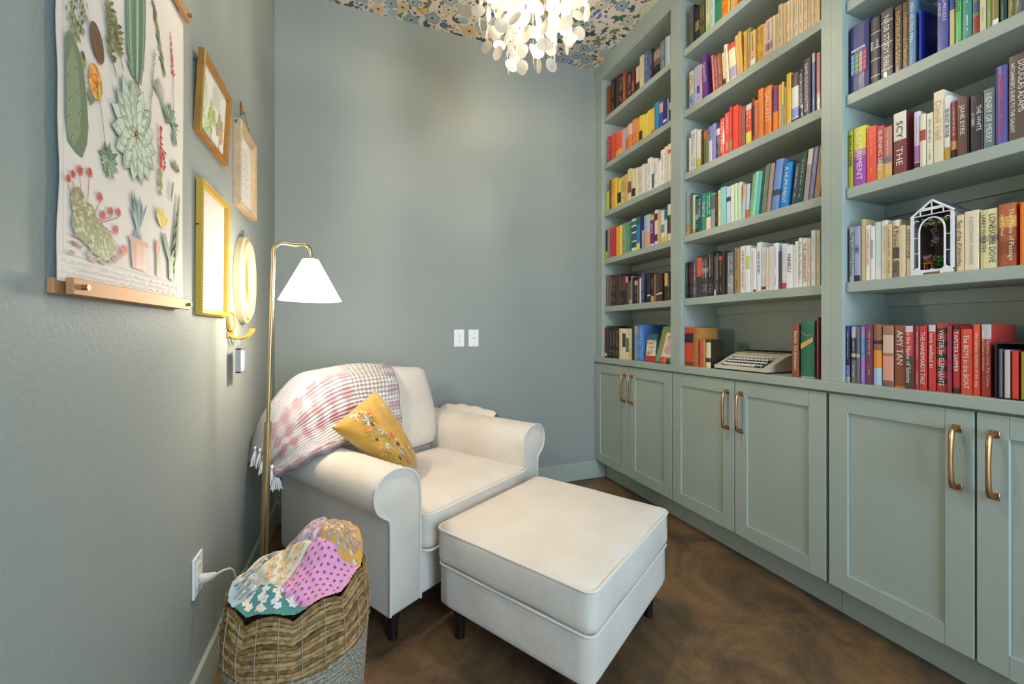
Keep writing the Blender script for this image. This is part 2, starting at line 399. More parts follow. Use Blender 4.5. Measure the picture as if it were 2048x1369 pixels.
for i, (nm, ya, yb) in enumerate(BAYS):
    u0, u1 = UNIT[i]
    where = ('nearest the back wall', 'in the middle of the row', 'nearest the camera')[i]
    c = thing('bookcase', f'tall sage built-in bookcase {where}, on the worktop', 'bookcase', (0, 0, 0), group='built-in bookcases')
    zb, zt = .9055, 2.94
    yA = -.001 if i == 0 else (-.824, -1.6325)[i - 1]; yB = (-.8235, -1.632, -2.43)[i]
    G().box(XF, XS_ - .001, ya, yA, zb, zt).build('stile', PAINT, c)
    G().box(XF, XS_ - .001, yB, yb, zb, zt).build('stile', PAINT, c)
    G().box(XF, XS_ - .001, yB, yA, zt, ZC - .001).build('top_rail', PAINT, c)
    G().box(XS_, XBK, ya, ya + .019, zb, zt + .02).build('side_panel', PAINT, c)
    G().box(XS_, XBK, yb - .019, yb, zb, zt + .02).build('side_panel', PAINT, c)
    G().box(XBK, XBK + .009, yb - .019, ya + .019, zb, zt + .02).build('back_panel', PAINT, c)
    G().box(XS_, XBK, yb, ya, zt + .001, zt + .02).build('top_panel', PAINT, c)
    for z in SH:
        G().box(XS_, XBK - .001, yb + .001, ya - .001, z - .038, z, bev=.0015).build('shelf', PAINT, c)
        G().box(XBK - .018, XBK - .001, yb + .001, ya - .001, z - .085, z - .0385).build('shelf_cleat', PAINT, c)
    if i == 0: mo = (-.001, -.8235)
    else: mo = (yA, yB)
    prof = [(XF, 2.955), (2.104, 2.957), (2.100, 2.965), (2.100, 2.973), (2.105, 2.979), (2.105, 2.985), (2.096, 2.99), (2.094, 3.049), (XF, 3.049)]
    g = G(); n = len(prof); vs = [(x, mo[0], z) for x, z in prof] + [(x, mo[1], z) for x, z in prof]
    g.add(vs, [(k, (k + 1) % n, n + (k + 1) % n, n + k) for k in range(n)] + [tuple(range(n)), tuple(range(n, 2 * n))])
    g.build('crown_moulding', PAINT, c)
struct('trim_1', G().box(2.094, RW, -2.55, -2.431, 0, ZC - .001), PAINT, 'sage painted end panel beside the last bookcase')

# ------------------------------------------------------------------ books
def colour_name(h):
    import colorsys
    r, g_, b = [int(h[i:i + 2], 16) / 255 for i in (0, 2, 4)]
    H, L, S = colorsys.rgb_to_hls(r, g_, b); H *= 360
    if L > .78 and S < .75: return 'ivory' if 25 < H < 70 and S > .25 else 'white'
    if L < .15: return 'black'
    if S < .14: return 'dark grey' if L < .4 else 'grey'
    pre = 'dark ' if L < .32 else ('pale ' if L > .68 else '')
    if H < 14 or H >= 345: n = 'red' if L < .62 else 'pink'
    elif H < 42: n = 'brown' if (L < .42 or S < .4) else 'orange'
    elif H < 66: n = 'yellow' if L > .4 else 'olive'
    elif H < 160: n = 'green'
    elif H < 195: n = 'teal'
    elif H < 245: n = 'blue'
    elif H < 300: n = 'purple'
    else: n = 'mauve'
    if n == 'orange' and L > .66: n, pre = 'tan', ''
    return pre + n
ORD = ['first', 'second', 'third', 'fourth', 'fifth', 'sixth', 'seventh', 'eighth', 'ninth', 'tenth', 'eleventh', 'twelfth', 'thirteenth', 'fourteenth', 'fifteenth', 'sixteenth', 'seventeenth', 'eighteenth', 'nineteenth', 'twentieth', 'twenty-first', 'twenty-second', 'twenty-third', 'twenty-fourth', 'twenty-fifth', 'twenty-sixth', 'twenty-seventh', 'twenty-eighth', 'twenty-ninth', 'thirtieth', 'thirty-first', 'thirty-second', 'thirty-third', 'thirty-fourth']
ROWN = {6: 'bottom row', 5: 'second row up', 4: 'third row up', 3: 'fourth row up', 2: 'fifth row up', 1: 'sixth row up'}
def book_mesh(g, w_, h, d, bands, col, hard):
    """open U of spine and two boards, extruded in height bands; x into the shelf, y width, z up"""
    t = .0022 if hard else .0008; a = w_ / 2; rb = min(.006, a * .5) if hard else min(.0012, a * .3)
    outer = [(d, -a), (rb * 1.2, -a), (rb * .4, -a * .93), (0, -a * .5), (-rb * .12, 0), (0, a * .5), (rb * .4, a * .93), (rb * 1.2, a), (d, a)]
    inner = [(d, a - t), (rb + t, a - t), (rb * .5 + t, a * .6), (rb * .5 + t, -a * .6), (rb + t, -a + t), (d, -a + t)]
    path = outer + inner; n = len(path)
    zs = sorted({0, 1} | {q for b in bands for q in b[:2]})
    zs = [q for q in zs if 0 <= q <= 1]
    for k in range(len(zs) - 1):
        zm = (zs[k] + zs[k + 1]) / 2; c = col
        for b in bands:
            if b[0] <= zm <= b[1]: c = b[2]
        vs = [(x, y, zs[k] * h) for x, y in path] + [(x, y, zs[k + 1] * h) for x, y in path]
        for i in range(n):
            j = (i + 1) % n; g.add([vs[i], vs[j], vs[n + j], vs[n + i]], [(0, 1, 2, 3)], c if 0 < i < len(outer) - 2 else col)
    for z, cc in ((0, col), (h, bands[-1][2] if bands and bands[-1][1] >= .99 else col)):
        g.add([(x, y, z) for x, y in path], [(0, 1, 13, 14), (1, 2, 12, 13), (2, 3, 4, 12), (4, 5, 11, 12), (5, 6, 11), (6, 7, 10, 11), (7, 8, 9, 10)], cc)
SPX, SPY, SPZ = (0, 0, -1), (0, -1, 0), (-1, 0, 0)
def lettering(parent, w_, h, ink, rnd, x=-.0012):
    """printed lines too small to read"""
    g = G(); hh = min(.0085, w_ * rnd.uniform(.18, .30)); two = w_ > .027 and rnd.random() < .6
    for row in ((-.22, .22) if two else (0,)):
        for f0, f1 in ((.1, rnd.uniform(.5, .62)), (rnd.uniform(.68, .74), rnd.uniform(.84, .92))):
            z = h * (1 - f0)
            while z > h * (1 - f1):
                L = hh * rnd.uniform(.4, .7)
                if rnd.random() < .86:
                    y = row * w_; t = hh * rnd.uniform(.38, .5)
                    g.add([(x, y - t, z), (x, y + t, z), (x, y + t, z - L * .35), (x, y - t, z - L * .35)], [(0, 1, 2, 3)])
                    if rnd.random() < .7: g.add([(x, y - t, z - L * .35), (x, y - t * .3, z - L * .35), (x, y - t * .3, z - L), (x, y - t, z - L)], [(0, 1, 2, 3)])
                z -= L * 1.3
    if g.v: g.build('lettering', INK[ink], parent, fix=False)['kind'] = 'stuff'
def make_book(y0, w_, h, col, e, z, X, label, group, rnd):
    """y0: left edge of the spine seen from the room"""
    lean = radians(e.get('l', 0)); w_ -= .0006
    hard = bool(e.get('d')) or w_ > .036 or rnd.random() < .25
    d = min(.235, e.get('d') or h * rnd.uniform(.62, .7)); d = min(d, XBK - .005 - X)
    b = thing('book', label, 'book', (X, y0 - w_ / 2, z + .0004), group=group)
    if lean:                                     # tips to the right, standing on its lower right corner
        y1 = y0 - w_ / max(.2, cos(lean)) if lean > 0 else y0
        b.rotation_euler = (lean, 0, 0)
        s_ = 1 if lean > 0 else -1
        piv = Vector((0, -s_ * w_ / 2, 0)); off = Matrix.Rotation(lean, 3, 'X') @ piv
        yy = (y0 - w_ / cos(lean)) if lean > 0 else y0
        b.location = (X, yy - off.y, z + .0004 - off.z)
    g = G(); bands = e.get('b', []); book_mesh(g, w_, h, d, bands, col, hard)
    g.build('cover', COVER, b, smooth=True, sharp=30)
    t = .0022 if hard else .0008; ins = .003 if hard else .0004
    G().box(.004, d - ins, -w_ / 2 + t + .0002, w_ / 2 - t - .0002, ins, h - ins).build('pages', PAGES, b)
    if 't' in e:
        ink = e.get('c', 'w')
        if e['t'] == '~': lettering(b, w_, h, ink[0], rnd)
        else:
            cols = e['t'].split('|'); nc = len(cols)
            for ci, tx in enumerate(cols):
                off = 0 if nc == 1 else (-.22, .26)[ci] * w_; hh = w_ * (.62 if nc == 1 else (.36, .24)[ci])
                parts_ = tx.split('   '); n = len(parts_); tot = sum(len(q) for q in parts_); zt = h * .93; L = h * .86
                for q in parts_:
                    l = L * len(q) / tot if n > 1 else min(L, hh * len(q) * .95)
                    if n == 1 and l < L * .6: zt = h * .5 + l / 2 + h * .08
                    text(q, 'title', INK[ink[parts_.index(q) % len(ink)]], b, frame_mtx((-.0014, off, zt - l / 2), SPX, SPY, SPZ), l * .95, min(hh, .017)); zt -= l
    return b
# (left edge mm, width mm, height mm, colour, {t: spine words, c: ink, b: bands, l: lean, d: depth})
BOOKS = {
('left',1):[
(-102.9, 41.1, 214, '8a3d12'),
(-149.0, 59.5, 229, '15100e', {'t':'~','c':'w'}),
(-208.5, 50.3, 225, '4a2a14'),
(-261.1, 30.3, 209, '1c120e', {'t':'~','c':'w'}),
(-292.5, 30.8, 204, 'a2501c', {'t':'~','c':'y'}),
(-325.6, 27.9, 189, '5a3018'),
(-354.6, 28.4, 168, '14100f', {'t':'~','c':'w'}),
(-385.2, 30.0, 157, '6e1c1a', {'b':[(0.2,0.6, 'b05048')]}),
(-436.2, 36.1, 157, 'd9c6a8', {'b':[(0.0,0.35, '3a3440')]}),
(-475.3, 35.1, 203, 'd8c8a6'),
(-512.4, 37.1, 204, '5a6a98', {'t':'~','c':'w'}),
(-551.4, 24.8, 194, '4868a8'),
(-578.1, 21.5, 181, '2a2a3a', {'t':'~','c':'w'}),
(-601.5, 58.1, 159, '6b5a52', {'b':[(0.6,0.9, 'b09080'),(0.0,0.35, '2a1a12')]}),
(-661.4, 41.0, 173, '6c7f90', {'t':'~','c':'w'}),
(-705.0, 23.0, 175, 'b9cad4'),
(-729.6, 22.5, 164, 'cdd8dc'),
],
('left',2):[
(-115.9, 29.4, 185, 'b8203a', {'t':'~','c':'w'}),
(-149.0, 58.3, 178, 'cf4434', {'t':'~','c':'y'}),
(-211.0, 71.2, 168, 'e85a24', {'b':[(0,0.25, 'e8b040')]}),
(-285.6, 32.0, 161, 'b9b4d8'),
(-321.1, 25.8, 159, 'e0a0a8', {'b':[(0,0.5, 'e8642c')]}),
(-349.0, 42.6, 163, 'ddc9a4', {'b':[(0,0.55, 'ec8a3a')]}),
(-393.8, 40.3, 173, 'ee7a4c', {'t':'~','c':'w'}),
(-436.2, 25.9, 162, 'ef9a3c'),
(-465.1, 34.4, 162, 'e9cc3a', {'b':[(0.05,0.4, '3a3428')]}),
(-501.5, 26.7, 153, 'ecd24c'),
(-530.1, 19.4, 153, 'efe08c'),
(-551.4, 26.7, 157, 'efcf3e', {'t':'~','c':'k'}),
(-580.0, 30.7, 155, 'f0c23a', {'b':[(0,0.12, 'd2722c')]}),
(-613.5, 38.1, 168, '2f86b0'),
(-654.2, 34.3, 163, '3d52a8', {'b':[(0.55,0.9, 'e0a89a')]}),
(-690.3, 30.9, 151, '2c2f7a', {'b':[(0.1,0.2, 'd8d8e8')]}),
(-723.7, 14.3, 143, '8d8f9a'),
(-739.7, 14.9, 138, '3a3438', {'b':[(0.5,0.8, 'c8c0b8')]}),
],
('left',3):[
(-91.7, 32.5, 144, 'c8cc4a'),
(-126.6, 35.3, 212, '6a5040', {'b':[(0.2,0.5, '8a5a6a')]}),
(-164.2, 60.4, 205, 'edbb3c', {'t':'~','c':'k'}),
(-226.8, 38.6, 182, 'dfcf56', {'b':[(0.1,0.5, '33302a')]}),
(-267.5, 38.6, 187, 'ecd08a', {'t':'~','c':'k'}),
(-308.3, 35.5, 188, 'd8b060', {'t':'~','c':'k'}),
(-346.9, 36.6, 213, 'e4d4a4', {'b':[(0.25,0.6, '7a5a44')]}),
(-385.6, 41.6, 194, 'e6d6a0', {'b':[(0.08,0.35, '3a2c20')]}),
(-429.1, 26.1, 191, 'e9dcc0'),
(-457.1, 33.1, 186, 'ebdfca', {'t':'~','c':'k'}),
(-492.0, 30.4, 191, 'f0e6d8'),
(-524.2, 26.2, 182, 'efe8de', {'t':'~','c':'k'}),
(-553.1, 32.6, 204, 'f1ece4', {'t':'~','c':'k'}),
(-587.4, 21.6, 191, 'eee9e0', {'b':[(0.05,0.5, '55504c')]}),
(-610.7, 29.6, 178, 'f2eee8', {'t':'~','c':'k'}),
(-642.0, 27.3, 152, 'f0ece6'),
(-670.9, 30.7, 207, 'f3efe8', {'t':'~','c':'k'}),
(-703.2, 23.7, 214, 'efe9de', {'t':'~','c':'k'}),
(-728.5, 24.8, 220, 'f1e8da', {'b':[(0.75,0.85, 'd05030')]}),
],
('left',4):[
(-91.7, 22.9, 210, '22201e', {'b':[(0,0.25, 'c8b030')]}),
(-117.0, 20.2, 207, '8a857c'),
(-139.6, 81.6, 210, 'c8322c', {'t':'~','c':'p'}),
(-223.5, 23.3, 200, 'e8a832'),
(-249.0, 35.9, 204, 'eec23c'),
(-287.0, 40.2, 207, '7f947c', {'t':'~','c':'w'}),
(-329.3, 34.0, 207, '5f9a62'),
(-365.4, 18.2, 211, '3f7f7a', {'t':'~','c':'k'}),
(-385.6, 49.3, 212, 'e5dcb8', {'b':[(0.1,0.28, '2a4a66'),(0.32,0.55, '3a5a72'),(0.6,0.75, '2a4a66'),(0.8,0.93, '4a6a7a')]}),
(-436.9, 34.5, 216, '2f7fae', {'b':[(0,0.2, 'e8dc6a'),(0.75, 1, '1e6a6a')]}),
(-473.2, 17.8, 215, '26346a'),
(-492.9, 22.2, 211, '1c2a62', {'b':[(0,0.55, 'a8a0c8')]}),
(-516.9, 54.8, 201, 'aebed2', {'b':[(0.0,0.45, 'd8a27a')]}),
(-573.5, 36.4, 186, '6a2470', {'b':[(0.85, 1, 'ecb83a'),(0,0.06, 'e8e0e8')], 't':'2012','c':'w'}),
(-612.4, 27.9, 211, 'e9e4da', {'b':[(0.1,0.3, '4a4640'),(0.7,0.9, '4a4640')]}),
(-642.0, 27.3, 190, 'dcb27a'),
(-670.9, 29.1, 192, 'dde6ea', {'b':[(0.3,0.55, '4a9ac0'),(0,0.15, 'e8d84a')]}),
(-701.6, 23.7, 184, '2e7d78', {'b':[(0.0,0.7, 'e8e4d4'),(0,0.2, 'dfe060')]}),
(-727.0, 27.1, 213, 'eee8dc', {'b':[(0.2,0.7, '4a4440')]}),
],
('left',5):[
(-84.2, 4.9, 220, 'c8c4bc', {'b':[(0.5,0.58, '3a3632'),(0.42,0.47, '2c2a28'),(0.34,0.39, '2c2a28'),(0.16,0.2, '3a3632'),(0.05,0.1, '3a3632')]}),
(-90.8, 27.8, 229, '7a6252'),
(-119.5, 30.7, 226, '6b584e'),
(-152.2, 33.8, 223, '3a2418', {'t':'~','c':'y'}),
(-186.8, 25.3, 221, '33231c', {'t':'~','c':'w'}),
(-213.0, 49.0, 218, '4c2e14'),
(-263.2, 13.3, 215, '26201e', {'t':'~','c':'w'}),
(-277.2, 15.8, 202, '2a2022', {'t':'~','c':'w'}),
(-293.9, 32.3, 198, '8a1f1e', {'b':[(0,0.5, '2a2220')]}),
(-326.9, 20.9, 187, '3a3436', {'b':[(0.8, 1, 'a8bccb')]}),
(-348.6, 17.7, 152, '5f5436'),
(-367.0, 14.6, 159, '6a5f40', {'b':[(0,0.2, 'd8cc70')]}),
(-382.3, 13.0, 185, '9a8a90', {'t':'~','c':'k'}),
(-396.0, 18.9, 176, '2a2422'),
(-415.6, 26.3, 151, '1e1b1c', {'t':'~','c':'w','b':[(0.8, 1, 'd8b890')]}),
(-442.6, 26.2, 159, '5c4c42', {'t':'~','c':'w'}),
(-470.8, 16.6, 162, 'dfe0e4'),
(-488.0, 29.3, 193, '46406a', {'t':'~','c':'w'}),
(-548.9, 29.6, 173, '3a2c22', {'b':[(0.22,0.27, 'e8e0d8')]}),
(-579.2, 24.4, 166, '1e1a16', {'b':[(0,0.22, 'c8b83a')], 't':'~','c':'w'}),
(-604.1, 16.3, 169, 'a06a4c'),
(-621.7, 24.5, 167, '54382a', {'b':[(0.24,0.29, 'e8e0d8')]}),
(-646.8, 33.4, 167, '4a3026', {'b':[(0.26,0.31, 'e8e0d8')]}),
(-701.1, 26.5, 171, '3a3432', {'b':[(0.5,0.95, 'd8b868')]}),
(-728.1, 16.2, 169, '4a3830', {'t':'~','c':'w'}),
],
('left',6):[
(-84.2, 27.5, 215, '641420', {'b':[(0.05,0.15, 'd8ccd0')]}),
(-113.9, 37.2, 230, '40301f'),
(-153.2, 32.0, 217, '241a16', {'t':'~','c':'w'}),
(-187.4, 33.4, 215, '2e2018', {'t':'~','c':'y'}),
(-222.9, 32.7, 212, '33221a', {'t':'~','c':'y'}),
(-258.6, 37.8, 210, 'e6cfa0'),
(-298.4, 35.9, 207, 'e9ddbe', {'b':[(0.4,0.85, '4a4438')]}),
(-336.3, 32.2, 207, 'e8dcb2', {'b':[(0.25,0.7, '6a7a50')]}),
(-370.3, 37.0, 209, 'ead9a8', {'b':[(0,0.35, 'dfd04a')]}),
(-410.0, 10.9, 224, '2a2a3c', {'t':'~','c':'w'}),
(-423.6, 33.0, 226, '7f8fb4', {'b':[(0.75, 1, 'b89a9a')]}),
(-460.2, 44.2, 233, '4a86c8', {'d':0.2, 't':'~','c':'w'}),
],
('middle',1):[
(-896.8, 25.2, 213, '5a5554'),
(-923.1, 8.5, 210, '1c1c24'),
(-935.5, 29.9, 170, '242228', {'b':[(0.3,0.6, '8a7a50')]}),
(-968.6, 35.4, 172, '47462c', {'t':'~','c':'y'}),
(-1008.2, 26.5, 188, 'cfd8a4', {'t':'~','c':'k','b':[(0,0.15, '9acb6a')]}),
(-1036.8, 26.4, 196, 'c6d6cc', {'t':'~','c':'k'}),
(-1064.7, 42.2, 205, '1e6e52', {'b':[(0.05,0.5, '2f8a60')]}),
(-1109.8, 28.9, 182, 'ee8c28', {'t':'~','c':'k'}),
(-1141.1, 15.8, 176, 'eab640'),
(-1159.6, 19.1, 190, 'd8c8a0', {'t':'~','c':'k'}),
(-1181.4, 18.7, 186, 'e89038'),
],
('middle',2):[
(-895.6, 29.7, 195, 'e4d3ae', {'b':[(0,0.35, '8ea4cc')], 't':'~','c':'k'}),
(-927.0, 20.1, 200, 'b4c6e2', {'t':'~','c':'w'}),
(-948.3, 18.1, 200, 'b6b0d6', {'b':[(0.5,0.75, 'dfa8a0'),(0.25,0.45, '4a4aa0')]}),
(-967.5, 16.4, 194, 'd8b2c8'),
(-997.6, 26, 233, '6a3a84', {'t':'SAVANTS','c':'w','l':-4.0}),
(-1054.6, 11.4, 197, 'd88a78', {'l':-4.0}),
(-1067.7, 21.6, 178, 'a8555e', {'t':'~','c':'w','l':-4.0}),
(-1091.4, 22.6, 176, '8f5534', {'t':'~','c':'w','l':-4.0}),
(-1115.6, 17.1, 169, 'e6d8ba', {'b':[(0,0.2, '4a3a30')], 't':'~','c':'k','l':-4.0}),
(-1134.1, 19.1, 196, 'e3d6b4', {'t':'~','c':'k','l':-4.0}),
(-1155.0, 38.9, 183, 'ece0b8', {'b':[(0.85, 1, 'd8452c'),(0.05,0.35, 'a8a0c4')], 'l':-4.0}),
(-1194.8, 21.1, 202, 'd9b06a', {'l':-4.0}),
(-1217.7, 12.1, 207, 'dcb262', {'l':-4.0}),
(-1231.5, 16.2, 190, 'dfaa4a', {'t':'~','c':'k'}),
(-1249.0, 18.8, 191, '9a8850', {'t':'~','c':'w'}),
(-1269.4, 24.5, 162, 'd9b070', {'b':[(0.05,0.2, 'e8e4e0')], 't':'~','c':'k'}),
(-1295.1, 33.7, 165, 'd2a038', {'t':'~','c':'k'}),
(-1330.4, 11.6, 158, 'e6cda6'),
(-1343.2, 32.1, 161, 'dcbca6', {'b':[(0.15,0.35, 'a08090')], 't':'~','c':'k'}),
(-1376.8, 13.3, 158, 'e6cfa4'),
(-1390.8, 13.1, 158, 'e5cca0', {'t':'~','c':'k'}),
(-1404.9, 16.8, 185, 'e2c396', {'t':'~','c':'k'}),
(-1422.4, 13.4, 180, 'dcba84'),
(-1437.9, 15.2, 176, 'ecd2a8', {'t':'~','c':'k'}),
(-1453.7, 10.9, 176, 'ecd2a8', {'t':'~','c':'k'}),
(-1465.3, 10.8, 176, 'ebd0a6', {'t':'~','c':'k'}),
(-1476.7, 10.6, 176, 'ecd4ac', {'t':'~','c':'k'}),
(-1488.0, 20.2, 176, 'ecd2a8', {'t':'~','c':'k'}),
(-1509.5, 15.3, 176, 'ebd0a4', {'t':'~','c':'k'}),
(-1526.1, 11.3, 176, 'ead0a8', {'t':'~','c':'k'}),
(-1538.0, 11.8, 176, 'ecd6b0', {'t':'~','c':'k'}),
(-1550.4, 11.6, 176, 'e8ccaa', {'t':'~','c':'k'}),
(-1562.6, 12.0, 176, 'ead0a0', {'t':'~','c':'y'}),
],
('middle',3):[
(-888.0, 15.7, 186, 'dfd9cc'),
(-905.1, 34.1, 218, 'e2ddd2', {'t':'~','c':'k'}),
(-940.6, 33.8, 198, 'e6e0d4', {'b':[(0,0.25, 'c8bc3a')]}),
(-976.3, 14.6, 188, '4a3f22', {'t':'~','c':'y'}),
(-992.2, 17.5, 182, '6a6a40', {'b':[(0.75,0.95, 'd8622c')]}),
(-1010.9, 14.8, 174, '7a7a5a'),
(-1029.4, 20.6, 181, 'd8d4e2', {'t':'~','c':'k','b':[(0.6, 1, '8a84c0')]}),
(-1051.2, 22.5, 185, '9490cc', {'t':'~','c':'p'}),
(-1074.9, 21.5, 156, '3a3444', {'b':[(0.75,0.95, 'd8d0d8')], 't':'~','c':'w'}),
(-1098.1, 27.2, 187, 'dd4030', {'t':'PLAN WE BEANED','c':'w'}),
(-1126.4, 26.5, 203, 'e05040', {'t':'~','c':'w'}),
(-1154.6, 14.1, 220, 'c83a34', {'b':[(0,0.28, '6a9a50')], 't':'~','c':'w'}),
(-1170.3, 29.7, 215, 'ea4c34'),
(-1201.0, 17.6, 198, 'd83a32', {'t':'~','c':'p'}),
(-1220.7, 20.3, 185, '8a6250', {'t':'~','c':'y'}),
(-1243.0, 29.7, 184, 'e04a38', {'b':[(0,0.3, 'ecd84a'),(0.86, 1, 'd8d0cc')], 't':'~','c':'w'}),
(-1274.6, 15.0, 197, '9a3c24', {'b':[(0.1,0.85, '4a2418')]}),
(-1291.0, 16.1, 180, 'e0684c', {'t':'~','c':'w','b':[(0.93, 1, 'a8b468')]}),
(-1308.6, 24.2, 220, 'f08a44', {'t':'~','c':'y'}),
(-1334.6, 36.4, 214, 'f08228', {'t':'GALLANT','c':'w'}),
(-1376.7, 23.0, 195, 'ee8a3c', {'b':[(0.42, 1, '77407e')]}),
(-1401.4, 14.9, 191, 'f0a43a'),
(-1417.5, 7.5, 196, 'e8dc78', {'b':[(0,0.5, '9ab4c4')]}),
(-1425.9, 10.8, 167, 'c8a468', {'t':'~','c':'k'}),
(-1437.9, 19.9, 216, 'eabf2e', {'t':'~','c':'y'}),
(-1458.6, 30.9, 202, 'ebe6d8', {'b':[(0.72, 1, '584a48'),(0.08,0.28, '8f96cc'),(0,0.06, '3a3648')]}),
(-1490.7, 14.3, 203, '25294a', {'t':'RETURN TO RELIGION','c':'w'}),
(-1506.1, 32.6, 230, '4a424e', {'t':'DAVID McCULLOUGH   1776','c':'w'}),
(-1540.9, 12.4, 239, '6a7cb4', {'t':'~','c':'w','b':[(0.85, 1, 'c8c4cc')]}),
(-1557.6, 15.0, 230, 'c07a7a', {'b':[(0,0.3, 'b8b0ac')], 't':'~','c':'w'}),
],
('middle',4):[
(-864.2, 33.9, 239, '86a8b2', {'t':'~','c':'r','b':[(0.08,0.22, 'e08a20')]}),
(-899.1, 13.5, 227, '5a6a54'),
(-914.3, 19.7, 209, 'bcd8b0', {'b':[(0,0.12, 'd8a050')]}),
(-935.5, 20.9, 198, '3c4044', {'t':'~','c':'w','b':[(0.35,0.5, 'c0b4a8')]}),
(-958.0, 22.6, 191, '1c5a66', {'t':'THE TANG','c':'w'}),
(-982.1, 25.1, 193, '3a8e72', {'t':'TURTLE','c':'w'}),
(-1008.1, 31.3, 193, '128a68', {'b':[(0.0,0.33, 'ecd8b4')], 't':'~','c':'w'}),
(-1041.4, 24.8, 178, '8d97a0', {'b':[(0.55,0.95, '6a625e')]}),
(-1070.4, 11.7, 170, '3a3028', {'t':'~','c':'w'}),
(-1083.4, 14.3, 183, 'e2da98', {'t':'~','c':'k'}),
(-1099.1, 32.9, 190, '8ec8c4'),
(-1133.7, 24.5, 182, 'b8d2de', {'b':[(0.6,0.72, '3a3a4a')]}),
(-1159.6, 20.1, 183, 'dfe4d4'),
(-1181.0, 17.2, 183, 'c4dcb8'),
(-1199.5, 20.2, 182, 'cfe2c2'),
(-1222.6, 17.0, 161, 'b4c0cc', {'b':[(0.6, 1, 'e0a080')], 'l':2.5}),
(-1241.5, 17.8, 158, 'c8ccd4', {'b':[(0,0.25, 'c86a3a')], 'l':2.5}),
(-1260.6, 15.5, 195, '7fb88c', {'l':6.3}),
(-1277.0, 15.3, 198, '9ad4b4', {'l':6.3}),
(-1293.1, 14.3, 194, '5fc4b8', {'l':6.3}),
(-1308.2, 9.6, 201, '2f5a3c', {'l':6.3}),
(-1319.4, 12.4, 213, '7c8486', {'t':'~','c':'w','l':6.3}),
(-1333.3, 9.4, 213, '6f8a60', {'t':'~','c':'p','l':6.3}),
(-1344.3, 20.6, 209, 'b08c84', {'l':6.3}),
(-1367.8, 36.8, 213, '6f92cc', {'b':[(0.28,0.4, '3c4450')], 'l':6.3}),
(-1407.6, 38.2, 183, '1484cc', {'t':'A HUMUMENT','c':'w','l':6.3}),
(-1457.0, 17.9, 170, '4c464e', {'t':'~','c':'w','l':6.3}),
(-1476.4, 27.0, 195, '1e4a4c', {'t':'~','c':'y','l':6.3}),
(-1506.7, 20.3, 205, 'a79c9a', {'b':[(0.7, 1, 'd8ccc4')], 'l':6.3}),
(-1528.4, 17.0, 204, '7d7fae', {'t':'~','c':'w','l':6.3}),
(-1546.6, 24.1, 198, 'a88a6a', {'t':'~','c':'k','l':6.3}),
],
('middle',5):[
(-873.9, 13.3, 198, '181416', {'t':'~','c':'w'}),
(-888.7, 28.7, 199, '241a1c', {'t':'~','c':'r'}),
(-919.1, 22.8, 196, '5a5664', {'t':'~','c':'w'}),
(-943.4, 35.6, 222, '463c3a', {'b':[(0.5,0.95, 'e0583c')]}),
(-981.1, 38.9, 211, '453a36', {'t':'~','c':'w','b':[(0.6,0.72, '8a807a')]}),
(-1021.5, 23.3, 235, '3a302e', {'t':'~','c':'w'}),
(-1046.2, 11.9, 219, '1e1a1e', {'t':'~','c':'w'}),
(-1059.5, 10.8, 205, '5a4c46', {'b':[(0,0.15, 'd8d0c4')]}),
(-1071.3, 15.4, 213, '4a3a34', {'t':'~','c':'w'}),
(-1088.1, 21.5, 205, '33241f', {'b':[(0.86,0.96, 'd8422c')], 't':'~','c':'y'}),
(-1110.9, 13.9, 220, '3c302c'),
(-1126.2, 13.7, 203, '141012'),
(-1141.2, 32.5, 206, '9a94a0', {'t':'~','c':'w','b':[(0.45, 1, '6c6e80')]}),
(-1178.4, 31.8, 219, '9a8648', {'t':'~','c':'k'}),
(-1212.3, 31.2, 222, 'e4dce0', {'t':'THE BEST WE COULD DO','c':'r'}),
(-1244.7, 20.5, 219, 'e6e6dc', {'b':[(0.5,0.78, 'c0cc6a')]}),
(-1266.1, 16.3, 205, 'efecec', {'t':'~','c':'k'}),
(-1283.5, 14.1, 200, 'e8e4e2', {'b':[(0,0.05, '6a3030')]}),
(-1299.1, 19.5, 223, 'e9e6e0', {'t':'WHY POETRY','c':'k'}),
(-1319.7, 24.5, 195, 'e8e4ea', {'b':[(0.03,0.1, '7a3a40')], 't':'~','c':'p'}),
(-1345.3, 13.3, 190, 'dccdb4'),
(-1359.7, 19.4, 193, 'ebe4d2', {'t':'~','c':'y'}),
(-1380.4, 21.4, 203, 'eceaee', {'t':'~','c':'p'}),
(-1403.2, 10.8, 164, '5a4a46'),
(-1415.0, 22.2, 193, 'e8e8f0', {'b':[(0,0.13, 'd83c36')], 't':'~','c':'p'}),
(-1438.2, 27.5, 182, 'efecec', {'t':'HAIKU','c':'k'}),
(-1466.6, 9.2, 177, 'e8e4de'),
(-1476.7, 13.1, 192, 'ebe7e0', {'t':'~','c':'y'}),
(-1490.8, 12.9, 203, 'f0ece6', {'t':'Didion The White Album','c':'b'}),
(-1504.6, 20.2, 198, 'ebe4d6', {'t':'THE LIBRARIANIST','c':'r'}),
(-1525.7, 11.5, 195, 'e4dac4', {'t':'~','c':'k'}),
(-1538.4, 18.0, 223, 'ecebe8', {'t':'~','c':'p'}),
(-1557.3, 14.5, 220, 'c9bf9e', {'t':'~','c':'k'}),
],
('middle',6):[
(-864.2, 60.8, 213, 'cf4620', {'b':[(0.6,0.84, '2a201e'),(0.02,0.1, '8a2a14')]}),
(-926.5, 38.2, 208, 'c98a40', {'b':[(0.0,0.98, 'b06a30')], 't':'~','c':'y'}),
(-975.0, 20.7, 146, 'd8604a'),
(-996.7, 18.4, 145, 'c07a44'),
(-1016.1, 29.2, 147, '3c2c22', {'b':[(0.0,0.2, 'e2d2a8'),(0.35,0.9, 'dccba2')]}),
